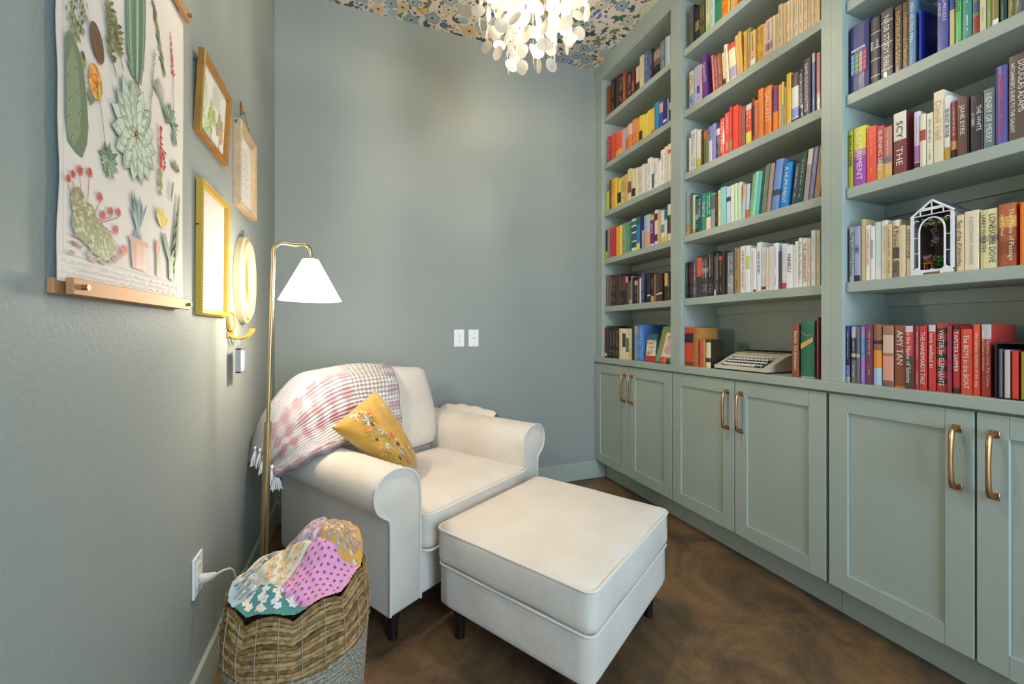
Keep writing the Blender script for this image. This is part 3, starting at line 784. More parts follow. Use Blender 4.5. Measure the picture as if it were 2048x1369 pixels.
(-1466.3, 29.4, 220, '96502e', {'t':'Emily Dickinson','c':'w'}),
(-1502.8, 57.1, 230, '1f6c52', {'b':[(0.93, 1, '2f7a5a'),(0,0.03, 'a8b48a')]}),
(-1564.5, 7.4, 245, '9a3430', {'t':'~','c':'w'}),
],
('right',3):[
(-1673.6, 65.9, 247, '14286e'),
(-1742.3, 30.5, 231, '3f3840', {'t':'Holy|Bible','c':'w','b':[(0.76,0.775, 'c8c0b8'),(0.52,0.535, 'c8c0b8'),(0.35,0.365, 'c8c0b8'),(0.1,0.115, 'c8c0b8')]}),
(-1775.4, 33.3, 233, '3f363a', {'t':'NASB STUDY BIBLE','c':'w','b':[(0.82,0.835, 'c8c0b8'),(0.5,0.515, 'c8c0b8'),(0.12,0.135, 'c8c0b8')]}),
(-1812.9, 19.6, 224, '4c3a2e', {'t':'EXPERIENCING GOD','c':'y'}),
(-1833.8, 18.2, 223, '55402f', {'t':'Confessions of a Pilgrim','c':'y'}),
(-1852.9, 15.9, 224, '5f86a8', {'t':'MEN HELPING MEN','c':'w'}),
(-1877.0, 5.9, 171, '1c2c9a', {'d':0.16}),
(-1923.8, 24.7, 224, '3c4c98', {'t':'WHAT SO PROUDLY|KOESTLER','c':'w'}),
(-1949.8, 12.2, 205, 'cdb880', {'b':[(0.55, 1, '39508c')]}),
(-1963.2, 15.1, 214, '64b868', {'t':'IM GLAD','c':'k'}),
(-1979.5, 20.9, 230, '2e8f7e', {'t':'~','c':'w'}),
(-2001.9, 14.7, 218, '7a7860', {'b':[(0,0.25, '8f2f2c'),(0.3,0.45, '3f4a80')]}),
(-2017.7, 12.5, 226, 'cfc89a', {'t':'~','c':'k'}),
(-2030.9, 11.2, 204, '8da05c', {'t':'~','c':'w'}),
(-2042.8, 12.7, 210, '877a3c', {'b':[(0,0.08, 'e8e4dc')]}),
(-2057.6, 12.8, 198, '18403a'),
(-2071.4, 14.5, 220, '83803c', {'t':'~','c':'w'}),
(-2086.5, 11.2, 206, '6c6860', {'t':'~','c':'w'}),
],
('right',4):[
(-1670.2, 17.7, 213, 'c6c03c', {'t':'BORN A CRIME','c':'k'}),
(-1690.3, 39.9, 212, 'd9d444', {'b':[(0,0.5, 'a04ab0'),(0.5,0.62, 'b888a0')], 't':'EXPERIMENT','c':'w'}),
(-1730.8, 29.5, 197, 'ea5040', {'t':'~','c':'y'}),
(-1761.5, 21.1, 187, 'd23a34', {'b':[(0,0.3, 'e0b860'),(0.3,0.4, '8a8078')], 't':'BURNING LAKE','c':'w'}),
(-1783.5, 22.0, 174, 'c07a68', {'b':[(0,0.28, 'e0b060'),(0.28,0.4, '7a7278')], 't':'~','c':'w'}),
(-1809.6, 34.6, 208, '7c3434', {'b':[(0.55, 1, 'e2dccf')], 't':'SCY   THE','c':'kw'}),
(-1864.4, 14.9, 187, 'dcd6e2', {'b':[(0.12,0.4, 'b070b4'),(0.02,0.1, '4a2050')], 't':'~','c':'p'}),
(-1880.1, 14.0, 171, 'e9dcbc', {'b':[(0.5,0.7, 'b04038')]}),
(-1895.2, 16.6, 168, 'ece2c8', {'t':'~','c':'k'}),
(-1912.8, 24.1, 226, 'ebdcc0', {'t':'Danall Hall','c':'y'}),
(-1937.9, 15.1, 199, 'eae4dc', {'b':[(0,0.2, 'c89a30')], 't':'SILENT BONE','c':'k'}),
(-1953.8, 14.1, 174, '8a3f34', {'b':[(0,0.15, '3a2420'),(0.15,0.3, 'd88a40')], 't':'~','c':'w'}),
(-1968.5, 21.6, 176, '6a4438', {'t':'JANE EYRE','c':'w'}),
(-1990.8, 4.1, 167, '181416'),
(-1996.2, 25.9, 169, '221c1e', {'t':'THE WHITE|STORIES','c':'w'}),
(-2023.4, 23.4, 174, '6f8088', {'t':'HENRY OF MERRY','c':'w'}),
(-2048.1, 25.3, 223, '5a58a0', {'t':'Experiments & Lies','c':'r'}),
(-2074.6, 34.2, 236, '5c4a44', {'t':"DOUGLAS ADAMS|HITCHHIKER'S GUIDE TO THE GALAXY",'c':'w'}),
],
('right',5):[
(-1676.9, 16.1, 203, 'a6a8b8', {'t':'The Collected Poems','c':'k'}),
(-1693.9, 18.9, 201, '9ea4ba', {'t':'180','c':'k','b':[(0,0.11, '1c1c20')]}),
(-1714.5, 12.6, 222, 'cbb07a'),
(-1728.0, 13.8, 197, 'eee8de', {'t':'COMMONERS SQUARED','c':'r'}),
(-1742.6, 12.2, 191, 'ece6d6', {'t':'AMERICANAH','c':'k'}),
(-1755.3, 18.6, 202, 'cfdcd6', {'b':[(0.0,0.2, 'e4e0d4')]}),
(-1774.9, 16.1, 203, 'e8e2d4', {'t':'~','c':'y'}),
(-1791.7, 14.0, 186, 'ddb988', {'t':'~','c':'k'}),
(-1806.7, 19.3, 196, 'e9d8b8', {'b':[(0.33,0.52, '6a6468'),(0,0.28, '8a8080')], 't':'A Farewell to Arms','c':'k'}),
(-1826.7, 16.7, 173, 'e6d2a8', {'t':'~','c':'y'}),
(-1844.4, 12.8, 169, 'ead8bc', {'t':'INFINITE PLANE','c':'k'}),
(-1965.0, 17.6, 171, 'e8c8a4', {'t':"Tess of the d'Urbervilles", 'c':'k'}),
(-1983.6, 30.4, 177, 'ebdcb8', {'t':'A DICTIONARY ONWARDS','c':'p'}),
(-2015.8, 37.0, 172, 'e8d8a2', {'b':[(0.45,0.55, 'b0a48c')], 't':'LONESOME DOVE|LARRY McMURTRY','c':'k'}),
(-2054.1, 34.6, 177, 'a85a30', {'b':[(0.62,0.8, 'e0a448'),(0.8, 1, 'c06a38'),(0.2,0.4, '8f4a2c')], 't':'The Plains of Passage|Jean M. Auel','c':'w'}),
(-2094.8, 14.3, 173, 'f07818'),
],
('right',6):[
(-1670.2, 13.8, 210, '141c3c', {'b':[(0.85, 1, '1c2f8a'),(0,0.1, 'a8b8a8'),(0.1,0.3, '6a6aa0')], 't':'~','c':'w'}),
(-1685.8, 18.0, 207, '3a3c58', {'b':[(0.8, 1, 'b8b0cc'),(0.46,0.52, 'c8bc80'),(0,0.4, '7a706a')], 't':'~','c':'w'}),
(-1704.6, 10.0, 206, '6a6a74', {'b':[(0.46,0.52, 'c8bc80')]}),
(-1715.7, 13.4, 207, 'a47ac0', {'b':[(0.5,0.8, '3a96c0')], 't':'~','c':'w'}),
(-1729.9, 24.3, 214, '77365a', {'t':'~','c':'y'}),
(-1756.4, 26.4, 213, '9a6248', {'b':[(0.28,0.58, 'e8963c'),(0,0.28, 'a8cbe0'),(0.68,0.74, '3a2420')]}),
(-1785.0, 29.1, 208, 'a87258', {'b':[(0.1,0.5, 'e89a80'),(0.0,0.1, '8a5a4a'),(0.55,0.85, 'd8b8a0')]}),
(-1816.2, 29.6, 209, '8f4a30', {'t':'AMY TAN','c':'w','b':[(0.0,0.02, 'd88a4a')]}),
(-1846.8, 19.7, 207, 'cf4038', {'b':[(0,0.52, '4a4030'),(0.9, 1, 'd8ccd0')], 't':'In the Name of Salome','c':'w'}),
(-1866.9, 4.6, 207, '8a1c1c'),
(-1872.2, 10.7, 206, 'a8484a', {'t':'~','c':'w'}),
(-1883.6, 18.5, 206, 'cf3230', {'t':"THE HANDMAID'S TALE", 'c':'w'}),
(-1905.8, 16.7, 209, 'cf3a34', {'b':[(0.9, 1, 'd8ccd0')], 't':'love walked in','c':'w'}),
(-1924.2, 23.9, 213, 'b23430', {'b':[(0.85,0.93, '2a2422'),(0.66,0.75, '2a2422'),(0.47,0.56, '2a2422'),(0.3,0.38, '2a2422'),(0.12,0.2, '2a2422')], 't':'WATER for ELEPHANTS','c':'w'}),
(-1949.8, 9.8, 207, 'a03044', {'t':'~','c':'p'}),
(-1960.8, 16.4, 207, 'c03830', {'b':[(0.94, 1, '2a2422'),(0,0.08, '4a2c28')], 't':'TAPSTER SAPPER','c':'w'}),
(-1979.1, 26.6, 196, 'e65338', {'t':'The BOYS in the BOAT','c':'w'}),
(-2007.2, 14.5, 209, 'ea5a38', {'t':'the curious incident of the dog','c':'w'}),
(-2024.3, 19.9, 209, 'b83a30', {'b':[(0.8, 1, 'c8c0ba')], 't':'A Christmas Carol, The Chimes|and The Cricket on the Hearth','c':'w'}),
],
}
rnd = random.Random(5)
for (bay, sh), row in BOOKS.items():
    z = (SH + [.905])[sh - 1]
    for i, t in enumerate(row):
        y0, w_, h, col = t[0] / 1000, t[1] / 1000, t[2] / 1000, t[3]; e = t[4] if len(t) > 4 else {}
        size = ('slim ' if w_ < .016 else 'thick ' if w_ > .034 else '') + ('tall ' if h > .222 else 'short ' if h < .165 else '')
        deco = 'lettered ' if e.get('t', '~') != '~' else ('banded ' if e.get('b') else '')
        lab = f'{size}{colour_name(col)} {deco}book, {ORD[i]} from left, {ROWN[sh]} in {bay} bookcase'
        X = 2.1375 + rnd.uniform(0, .007) if sh < 6 else 2.128 + rnd.uniform(0, .008)
        make_book(y0, w_, h, col, e, z, X, lab, f'books in the {ROWN[sh]} of the {bay} bookcase', rnd)
        if col == '14286e':                      # printed colour grid on the thick blue volume
            bk = [o for o in COL.objects if o.name.split('.')[0] == 'book'][-1]; P = Paint(2e-5)
            for a in range(4):
                for q in range(9): P.rect(-.024 + a * .0125, -.024 + a * .0125 + .0105, .135 - q * .0085, .1418 - q * .0085, (('6a9ac8', '8ab0d0'), ('7aa84a', '98c060'), ('e0a0a0', 'e8b8b0'), ('c8507a', 'd87090'))[a][q % 2])
            P.rect(-.024, .02, .152, .158, 'c8ccd8'); P.rect(-.014, .024, .146, .149, 'a8b0c8')
            P.build('colour_grid', PRINT, bk, frame_mtx((-.0016, 0, 0), (0, -1, 0), (0, 0, 1), (-1, 0, 0)))
        if col == '1f6c52':                      # gilt ribbon across the green spine
            bk = [o for o in COL.objects if o.name.split('.')[0] == 'book'][-1]; P = Paint(2e-5)
            P.poly([(-.024, .115), (-.024, .138), (.024, .168), (.024, .148)], 'd0ac5c'); P.line([(-.022, .19), (-.006, .175), (.012, .172)], .0014, 'c9a85c'); P.line([(-.02, .178), (.004, .17), (.018, .178)], .0012, 'c9a85c')
            P.build('gilt_ribbon', PRINT, bk, frame_mtx((-.0018, 0, 0), (0, -1, 0), (0, 0, 1), (-1, 0, 0)))
# ------------------------------------------------------------------ armchair
A32 = radians(32)
CH = thing('armchair', 'cream slipcovered armchair with rolled arms in the corner under the throw', 'armchair', (.536, -1.215, 0), A32)
CW, CD = .895, .80
def arm_outline(mir):
    top = cr([(0, 0, .40), (-.004, 0, .452), (-.028, 0, .474), (-.052, 0, .498), (-.064, 0, .538), (-.056, 0, .582), (-.028, 0, .612), (.012, 0, .624), (.058, 0, .620), (.098, 0, .600), (.122, 0, .566), (.131, 0, .52), (.132, 0, .46)], 4)
    pts = [(0, .124), (0, .28)] + [(p.x, p.z) for p in top] + [(.132, .3), (.132, .124)]
    return [((CW - x) if mir else x, z) for x, z in pts]
for mir in (False, True):
    ol = arm_outline(mir); g = G(); n = len(ol)
    cx = sum(p[0] for p in ol) / n; cz = sum(p[1] for p in ol) / n
    rows = []
    for y, k in ((0, .965), (.003, .99), (.012, 1), (.2, 1.0), (.4, 1.004), (.6, 1.008), (.76, 1.0), (.79, .99), (CD, .96)):
        rows.append([(cx + (x - cx) * k, y, max(.124, cz + (z - cz) * k)) for x, z in ol])
    vs = [p for r in rows for p in r]; m = len(rows)
    g.add(vs, [(i * n + j, i * n + (j + 1) % n, (i + 1) * n + (j + 1) % n, (i + 1) * n + j) for i in range(m - 1) for j in range(n)] + [tuple(range(n)), tuple(range((m - 1) * n, m * n))])
    a = g.build('arm', CREAM, CH, smooth=True, sharp=50)
    g = G().tube([(cx + (x - cx) * .985, -.001, max(.126, cz + (z - cz) * .985)) for x, z in ol], .0042, 6)
    g.build('arm_piping', CREAM_P, a, smooth=True)
G().soft(.134, .761, .012, .10, .124, .292, .012, 8, (0, .004, 0)).build('front_rail', CREAM, CH, smooth=True, sharp=0)
G().box(.134, .761, .10, .66, .15, .285).build('seat_deck', CREAM, CH)
G().soft(.02, .875, .665, CD, .124, .62, .03, 10, (0, .004, 0)).build('back_frame', CREAM, CH, smooth=True, sharp=0)
G().soft(.06, .82, .70, CD - .01, .60, .80, .05, 10).build('back_frame_top', CREAM, CH, smooth=True, sharp=0)
g = G().soft(.134, .761, -.028, .60, .292, .442, .035, 14, (.0, .012, .024), .0012)
sc_ = g.build('seat_cushion', CREAM, CH, smooth=True, sharp=0)
def rrect(x0, x1, y0, y1, z, r, n=5, dz=0.0):
    o = []
    for cx, cy, a0 in ((x1 - r, y1 - r, 0), (x0 + r, y1 - r, pi / 2), (x0 + r, y0 + r, pi), (x1 - r, y0 + r, 1.5 * pi)):
        for k in range(n + 1): a = a0 + pi / 2 * k / n; o.append((cx + r * cos(a), cy + r * sin(a), z))
    out = []
    for i in range(len(o)):
        a, b = Vector(o[i]), Vector(o[(i + 1) % len(o)]); out.append(a)
        if (b - a).length > .1:
            for k in range(1, 8): out.append(a.lerp(b, k / 8) + Vector((0, 0, dz * sin(pi * k / 8))))
    return out
g = G().tube(rrect(.137, .758, -.033, .59, .431, .03), .0045, 6, True).tube(rrect(.137, .758, -.033, .59, .302, .03), .0045, 6, True)
g.build('cushion_piping', CREAM_P, sc_, smooth=True)
# back cushion: grid loft, leaning back, softly sagging
def back_cushion():
    g = G(); N, Mm = 22, 18; F, Bk = [], []
    for j in range(Mm + 1):
        v = j / Mm; rf = []; rb = []
        for i in range(N + 1):
            u = i / N; e = (1 - (2 * u - 1) ** 6) ** .5 * (1 - (2 * v - 1) ** 6) ** .5 if 0 < i < N and 0 < j < Mm else 0
            xl, xr = .132 - .01 * sin(pi * v), .757 + .028 * sin(pi * min(1, v * 1.15)) - .012 * v
            x = xl + (xr - xl) * u; z = .452 + (.885 + .025 * sin(pi * (u ** .8)) - .452) * v
            yc = .635 + .06 * v; th = .088 * e * (1 - .25 * v)
            wr = .0045 * sin(26 * x + 9 * v) * sin(3 * pi * v) * e + .0025 * sin(60 * x + 5 * sin(7 * v)) * e * max(0, sin(pi * v)) 
            rf.append((x, yc - th - wr, z)); rb.append((x, yc + th * .7, z))
        F.append(rf); Bk.append(rb)
    g.grid(F).grid(Bk)
    return g
bc = back_cushion().build('back_cushion', CREAM, CH, smooth=True, sharp=0)
bm = bmesh.new(); bm.from_mesh(bc.data); bmesh.ops.remove_doubles(bm, verts=bm.verts, dist=.0004); bmesh.ops.recalc_face_normals(bm, faces=bm.faces); bm.to_mesh(bc.data); bm.free(); bc.data.polygons.foreach_set('use_smooth', [True] * len(bc.data.polygons))
# slack fold of the slipcover behind the far arm
g = G(); rows = []
for i in range(15):
    u = i / 14; y = .30 + .44 * u; h = .635 + .022 * sin(pi * u) ** .6 + .004 * sin(23 * u)
    rows.append([(.905 + .002 * sin(9 * u), y, .46), (.955, y, .55), (.950 + .004 * sin(13 * u), y, h - .01), (.935, y, h), (.915, y, h - .012), (.89, y, .60)])
g.grid(rows).build('slipcover_fold', CREAM, CH, smooth=True, sharp=0)
def turned_leg(parent, x, y, h=.126):
    g = G().lathe([(.013, 0), (.017, .004), (.0165, .03), (.019, .06), (.024, .09), (.027, h - .012), (.028, h - .001)], 16, (x, y, 0))
    g.build('leg', DARKWOOD, parent, smooth=True)
for x, y in ((.055, .06), (.84, .06), (.055, .74), (.84, .74)): turned_leg(CH, x, y)

# ------------------------------------------------------------------ ottoman
OT = thing('ottoman', 'cream upholstered ottoman with piped cushion top in front of the armchair', 'ottoman', (1.128, -1.289, 0), radians(31.2))
hx, hy = .322, .306
g = G().soft(-hx + .008, hx - .008, -hy + .008, hy - .008, .124, .276, .014, 10, (.002, .002, 0))
ob_ = g.build('base', CREAM, OT, smooth=True, sharp=0)
g = G().soft(-hx, hx, -hy, hy, .272, .412, .026, 18, (.008, .008, .026), .0012)
ot = g.build('cushion_top', CREAM, OT, smooth=True, sharp=0)
g = G().tube(rrect(-hx - .001, hx + .001, -hy - .001, hy + .001, .398, .03, 5), .0045, 6, True).tube(rrect(-hx + .004, hx - .004, -hy + .004, hy - .004, .274, .026, 5), .0045, 6, True)
g.build('cushion_piping', CREAM_P, ot, smooth=True)
for x in (-1, 1):
    for y in (-1, 1): turned_leg(OT, x * (hx - .06), y * (hy - .06))

# ------------------------------------------------------------------ throw blanket
th = bpy.data.materials.new('chunky_plush'); th.use_nodes = True; nt = th.node_tree; p = nt.nodes['Principled BSDF']
p.inputs['Roughness'].default_value = .95; p.inputs['Sheen Weight'].default_value = .25
uv = nt.nodes.new('ShaderNodeUVMap'); sep = nt.nodes.new('ShaderNodeSeparateXYZ'); nt.links.new(uv.outputs[0], sep.inputs[0])
def mth(op, a, b=None, c=None):
    n = nt.nodes.new('ShaderNodeMath'); n.operation = op
    for i, q in enumerate((a, b, c)):
        if q is None: continue
        if isinstance(q, (int, float)): n.inputs[i].default_value = q
        else: nt.links.new(q, n.inputs[i])
    return n.outputs[0]
def mixc(f, a, b):
    n = nt.nodes.new('ShaderNodeMix'); n.data_type = 'RGBA'; nt.links.new(f, n.inputs['Factor'])
    for k, q in (('A', a), ('B', b)):
        if isinstance(q, str): n.inputs[k].default_value = lin(q)
        else: nt.links.new(q, n.inputs[k])
    return n.outputs['Result']
ns = nt.nodes.new('ShaderNodeTexNoise'); ns.inputs['Scale'].default_value = 14; ns.inputs['Detail'].default_value = 8; ns.inputs['Roughness'].default_value = .8; nt.links.new(uv.outputs[0], ns.inputs['Vector'])
nb2 = nt.nodes.new('ShaderNodeTexNoise'); nb2.inputs['Scale'].default_value = 5; nb2.inputs['Detail'].default_value = 3; nt.links.new(uv.outputs[0], nb2.inputs['Vector'])
U, V = sep.outputs[0], sep.outputs[1]
jit = mth('MULTIPLY', mth('SUBTRACT', ns.outputs[0], .5), .12)
Vn = mth('ADD', V, jit); Un = mth('ADD', U, jit)
def ramp(x, lo, hi):
    n = nt.nodes.new('ShaderNodeMapRange'); n.interpolation_type = 'SMOOTHSTEP'; n.inputs[1].default_value = lo; n.inputs[2].default_value = hi; nt.links.new(x, n.inputs[0]); return n.outputs[0]
def band(x, lo, hi, s=.02): return mth('MULTIPLY', ramp(x, lo - s, lo + s), mth('SUBTRACT', 1.0, ramp(x, hi - s, hi + s)))
rows_ = mth('SINE', mth('MULTIPLY', V, 2 * pi * 40))
cols_ = mth('SINE', mth('MULTIPLY', U, 2 * pi * 44))
check = mth('ADD', mth('ADD', mth('SINE', mth('MULTIPLY', Un, 60)), mth('SINE', mth('MULTIPLY', Vn, 52))), mth('ADD', mth('MULTIPLY', mth('SUBTRACT', ns.outputs[0], .5), 5), mth('MULTIPLY', rows_, .5)))
pinkp = mth('MULTIPLY', mth('MULTIPLY', band(Vn, .47, .84), ramp(check, -1.3, 1.1)), ramp(U, .29, .31))
pinkr = mth('MULTIPLY', band(Un, -.1, .095), ramp(mth('ADD', mth('SINE', mth('MULTIPLY', Vn, 60)), mth('MULTIPLY', cols_, .5)), -1, .7))
tanp = mth('MULTIPLY', mth('MULTIPLY', band(Un, .10, .30), band(Vn, .0, .66)), ramp(mth('ADD', mth('ADD', cols_, rows_), mth('MULTIPLY', mth('SUBTRACT', ns.outputs[0], .5), 4)), -1.4, 1.6))
dark = band(Vn, .66, .80, .06)
c = mixc(mth('MULTIPLY', pinkp, mth('MULTIPLY_ADD', dark, .25, .6)), 'e6dedb', 'b8697a')
c = mixc(mth('MULTIPLY', pinkr, .7), c, 'bf7f96')
c = mixc(mth('MULTIPLY', tanp, .7), c, 'bfa57e')
c = mixc(mth('MULTIPLY', mth('MULTIPLY', band(Vn, .18, .46), ramp(nb2.outputs[0], .6, .7)), .5), c, 'd9a58a')
nt.links.new(c, p.inputs['Base Color'])
cell = mth('MULTIPLY_ADD', cols_, mth('LESS_THAN', U, .30), mth('MULTIPLY_ADD', rows_, 1.0, mth('MULTIPLY', ns.outputs[0], 3.0)))
b_ = nt.nodes.new('ShaderNodeBump'); b_.inputs['Distance'].default_value = .0045; b_.inputs['Strength'].default_value = .9; nt.links.new(cell, b_.inputs['Height']); nt.links.new(b_.outputs[0], p.inputs['Normal'])
CTRL = [  # columns from the right edge to the hanging left end; rows from behind the back, over the top, down the front
    [(.475, .80, .79), (.475, .765, .885), (.47, .70, .915), (.468, .635, .905), (.466, .588, .86), (.466, .563, .76), (.47, .548, .66), (.475, .545, .58)],
    [(.36, .80, .79), (.36, .765, .89), (.36, .70, .922), (.36, .632, .915), (.355, .58, .865), (.355, .552, .76), (.36, .54, .66), (.37, .535, .58)],
    [(.22, .80, .79), (.22, .765, .888), (.22, .70, .922), (.22, .63, .918), (.215, .568, .865), (.215, .535, .765), (.22, .515, .675), (.235, .49, .63)],
    [(.11, .80, .79), (.11, .765, .872), (.11, .70, .912), (.105, .625, .905), (.10, .552, .85), (.098, .51, .755), (.10, .47, .69), (.115, .41, .645)],
    [(.02, .80, .76), (.02, .765, .84), (.02, .70, .888), (.015, .62, .872), (.008, .545, .80), (.004, .495, .72), (.006, .45, .668), (.02, .38, .645)],
    [(-.05, .80, .70), (-.05, .77, .77), (-.05, .70, .825), (-.055, .62, .80), (-.062, .55, .735), (-.066, .50, .685), (-.066, .455, .645), (-.058, .40, .618)],
    [(-.10, .82, .62), (-.10, .78, .69), (-.10, .71, .74), (-.105, .64, .72), (-.108, .58, .675), (-.11, .535, .635), (-.108, .50, .60), (-.10, .46, .578)],
    [(-.13, .80, .53), (-.13, .77, .57), (-.13, .725, .60), (-.132, .675, .60), (-.134, .63, .585), (-.134, .595, .57), (-.132, .565, .555), (-.128, .535, .54)],
]
fine = [cr(c_, 8) for c_ in CTRL]; nr = len(fine[0])
colsf = [cr([fine[i][j] for i in range(len(fine))], 9) for j in range(nr)]
nc = len(colsf[0]); g = G(); pts = []
for j in range(nr):
    r = []
    for i in range(nc):
        q = colsf[j][i]; u, v = i / (nc - 1), j / (nr - 1)
        w_ = .006 * sin(17 * u + 5 * v) * sin(9 * v + 4 * u) + .0035 * sin(31 * v + 12 * u)
        r.append(Vector((q.x, q.y - w_, q.z + w_ * .8)))
    pts.append(r)
g.grid(pts); g.uv = [(i / (nc - 1), j / (nr - 1)) for j in range(nr) for i in range(nc)]
bl = g.build('throw_blanket', th, smooth=True, sharp=0, fix=True, loc=CH.location, rot=CH.rotation_euler)
tag(bl, 'pink and white plush throw draped over the left half of the armchair back', 'blanket')
so = bl.modifiers.new('thickness', 'SOLIDIFY'); so.thickness = .014; so.offset = 0
# rolled hem on the arm
hem = [pts[nr - 1][i] + Vector((0, -.004, .004)) for i in range(3 * nc // 8, nc)]
g = G().tube(hem, [.016 + .005 * sin(i * .5) for i in range(len(hem))], 10)
g.uv = [(.3 + .7 * (k // 10) / len(hem), .62 + .2 * (k % 10) / 10) for k in range(len(g.v))]
g.build('rolled_hem', th, bl, smooth=True, sharp=0)
FR = mat('white_yarn', 'ebe7e3', .95, sheen=.3)
endc = [pts[j][nc - 1] for j in range(nr)]
for k, f in enumerate((.30, .44, .58, .72, .86, .99)):
    q = endc[int(f * (nr - 1))] + Vector((-.004, 0, .006)); g = G(); rr = random.Random(k)
    g.lathe([(.002, .012), (.008, .008), (.009, 0), (.006, -.006), (.007, -.009)], 10, (q.x, q.y, q.z - .004))
    for s_ in range(16):
        a = 2 * pi * s_ / 16; e_ = .017 + rr.uniform(-.002, .004); l = rr.uniform(.05, .062)
        g.tube([(q.x + .004 * cos(a), q.y + .004 * sin(a), q.z - .010), (q.x + e_ * .7 * cos(a), q.y + e_ * .7 * sin(a), q.z - .010 - l * .5), (q.x + e_ * cos(a), q.y + e_ * sin(a), q.z - .010 - l)], .0022, 5)
    g.build('tassel', FR, bl, smooth=True)

# ------------------------------------------------------------------ mustard cushion
MUS = mat('mustard_velvet', 'bf902c', .75, sheen=.5, noise=(14, 'a87a1e', .7), bump=[(30, .003), (600, .0004)])
T_, L_, R_, B_ = Vector((.245, .44, .845)), Vector((-.022, .355, .725)), Vector((.372, .285, .470)), Vector((.195, .235, .515))
def pil(u, v, side):
    p0 = L_ * (1 - u) * v + B_ * (1 - u) * (1 - v) + T_ * u * v + R_ * u * (1 - v)
    # u: from the L-B edge to the T-R edge
    n_ = ((T_ - L_).cross(B_ - L_)).normalized()
    if n_.y > 0: n_ = -n_
    e = (1 - (2 * u - 1) ** 4) * (1 - (2 * v - 1) ** 4); e = max(0, e) ** .6
    pk = 1 - .06 * (1 - e)
    c_ = (T_ + L_ + R_ + B_) / 4
    q = c_ + (p0 - c_) * pk
    fold = .006 * sin(34 * u + 3 * sin(4 * v)) * e * (.3 + .7 * sin(pi * v)) if u > .45 else .002 * sin(20 * v + 9 * u) * e
    return q + n_ * side * (.062 * e) + n_ * (fold if side > 0 else 0)
N = 34; g = G()
g.grid([[pil(i / N, j / N, 1) for i in range(N + 1)] for j in range(N + 1)]).grid([[pil(i / N, j / N, -.7) for i in range(N + 1)] for j in range(N + 1)])
cu = g.build('throw_pillow', MUS, smooth=True, sharp=0, loc=CH.location, rot=CH.rotation_euler)
bm = bmesh.new(); bm.from_mesh(cu.data); bmesh.ops.remove_doubles(bm, verts=bm.verts, dist=.0003); bmesh.ops.recalc_face_normals(bm, faces=bm.faces); bm.to_mesh(cu.data); bm.free(); cu.data.polygons.foreach_set('use_smooth', [True] * len(cu.data.polygons))
tag(cu, 'mustard velvet cushion embroidered with flowers, leaning on the armchair arm', 'cushion')
g = G(); rr = random.Random(3)
def stitch(u, v, ang, L, W, col):
    c0, d0 = cos(ang), sin(ang); vs = []
    for a, b in [(0, 0), (.25, .4), (.5, .5), (.75, .35), (1, 0), (.75, -.35), (.5, -.5), (.25, -.4)]:
        uu = min(.97, max(.03, u + a * L * c0 - b * W * d0)); vv = min(.97, max(.03, v + a * L * d0 + b * W * c0)); vs.append(pil(uu, vv, 1) + Vector((.0008, -.0018, .0008)))
    g.add(vs, [tuple(range(8))], col)
for k in range(16):
    f = k / 15; u = .16 + .20 * rr.random() + (.12 if k % 2 else 0); v = .04 + .9 * f
    a0 = rr.random() * 6; kind = k % 3
    if kind == 0:
        for i in range(6): stitch(u, v, a0 + i * .52 - 1.3, .085, .026, ('8b8792', 'd8d2c4')[i % 2])
    elif kind == 1:
        for i in range(4): stitch(u, v, a0 + i * .45, .075, .028, ('c8502a', 'd9703a')[i % 2])
    else:
        for i in range(4): stitch(u, v, a0 + i * 1.57, .035, .02, '4a2a2c')
    for i in range(7): stitch(u + rr.uniform(-.1, .12), v + rr.uniform(-.05, .05), rr.random() * 6, .06, .013, rr.choice(('9a8a3a', '8f9a5a', 'd8cfa8', 'e2c060', '7a7a50')))
for k in range(20): stitch(rr.uniform(.5, .95), .02 + .25 * rr.random() + (.7 if k % 2 else 0), rr.random() * 6, .06, .014, rr.choice(('9a8a3a', '8f9a5a', 'd8cfa8', 'c8602a')))
g.build('embroidery', mat('embroidery_thread', None, .7, attr=True, sheen=.2), cu, fix=False)['kind'] = 'stuff'

# ------------------------------------------------------------------ basket with quilt
BX, BY = .283, -1.388
BK = thing('woven_basket', 'round seagrass basket with scalloped rim beside the armchair', 'basket', (BX, BY, 0))
GRASS = mat('seagrass', '94703f', .75, noise=(60, '55391a', .9), bump=[(120, .003)])
GRASS2 = mat('seagrass_pale', 'b99763', .75, noise=(70, '7a5a32', .85), bump=[(120, .003)])
ROPE = mat('pale_rope', 'b3a992', .9, noise=(160, '6e6452', .9), bump=[(200, .004)])
def brad(z): return .152 + .022 * min(1, z / .30) - .012 * max(0, (z - .33) / .1)
def scal(a, z):                                 # scallop grows towards the rim
    k = max(0, (z - .25) / .17); return .017 * k * (abs(sin(4.5 * a + .6)) - .5) * 1.4 + .016 * k * cos(a - .5)
NB = 16
for i in range(NB):
    z = .268 + i * .0098; g = G(); path = []; R = []
    for k in range(110):
        a = 2 * pi * k / 110; rr_ = brad(z) + .0015 * sin(9 * a + i) + (.003 if i % 4 == 1 else 0); path.append((rr_ * cos(a), rr_ * sin(a), z + scal(a, z))); R.append(.0056 + .0010 * sin(a * 37 + i * 2.1) + .0008 * sin(a * 71 + i))
    g.tube(path, R, 6, True).build('seagrass_coil', (GRASS, GRASS2, GRASS2)[i % 3], BK, smooth=True, sharp=0)
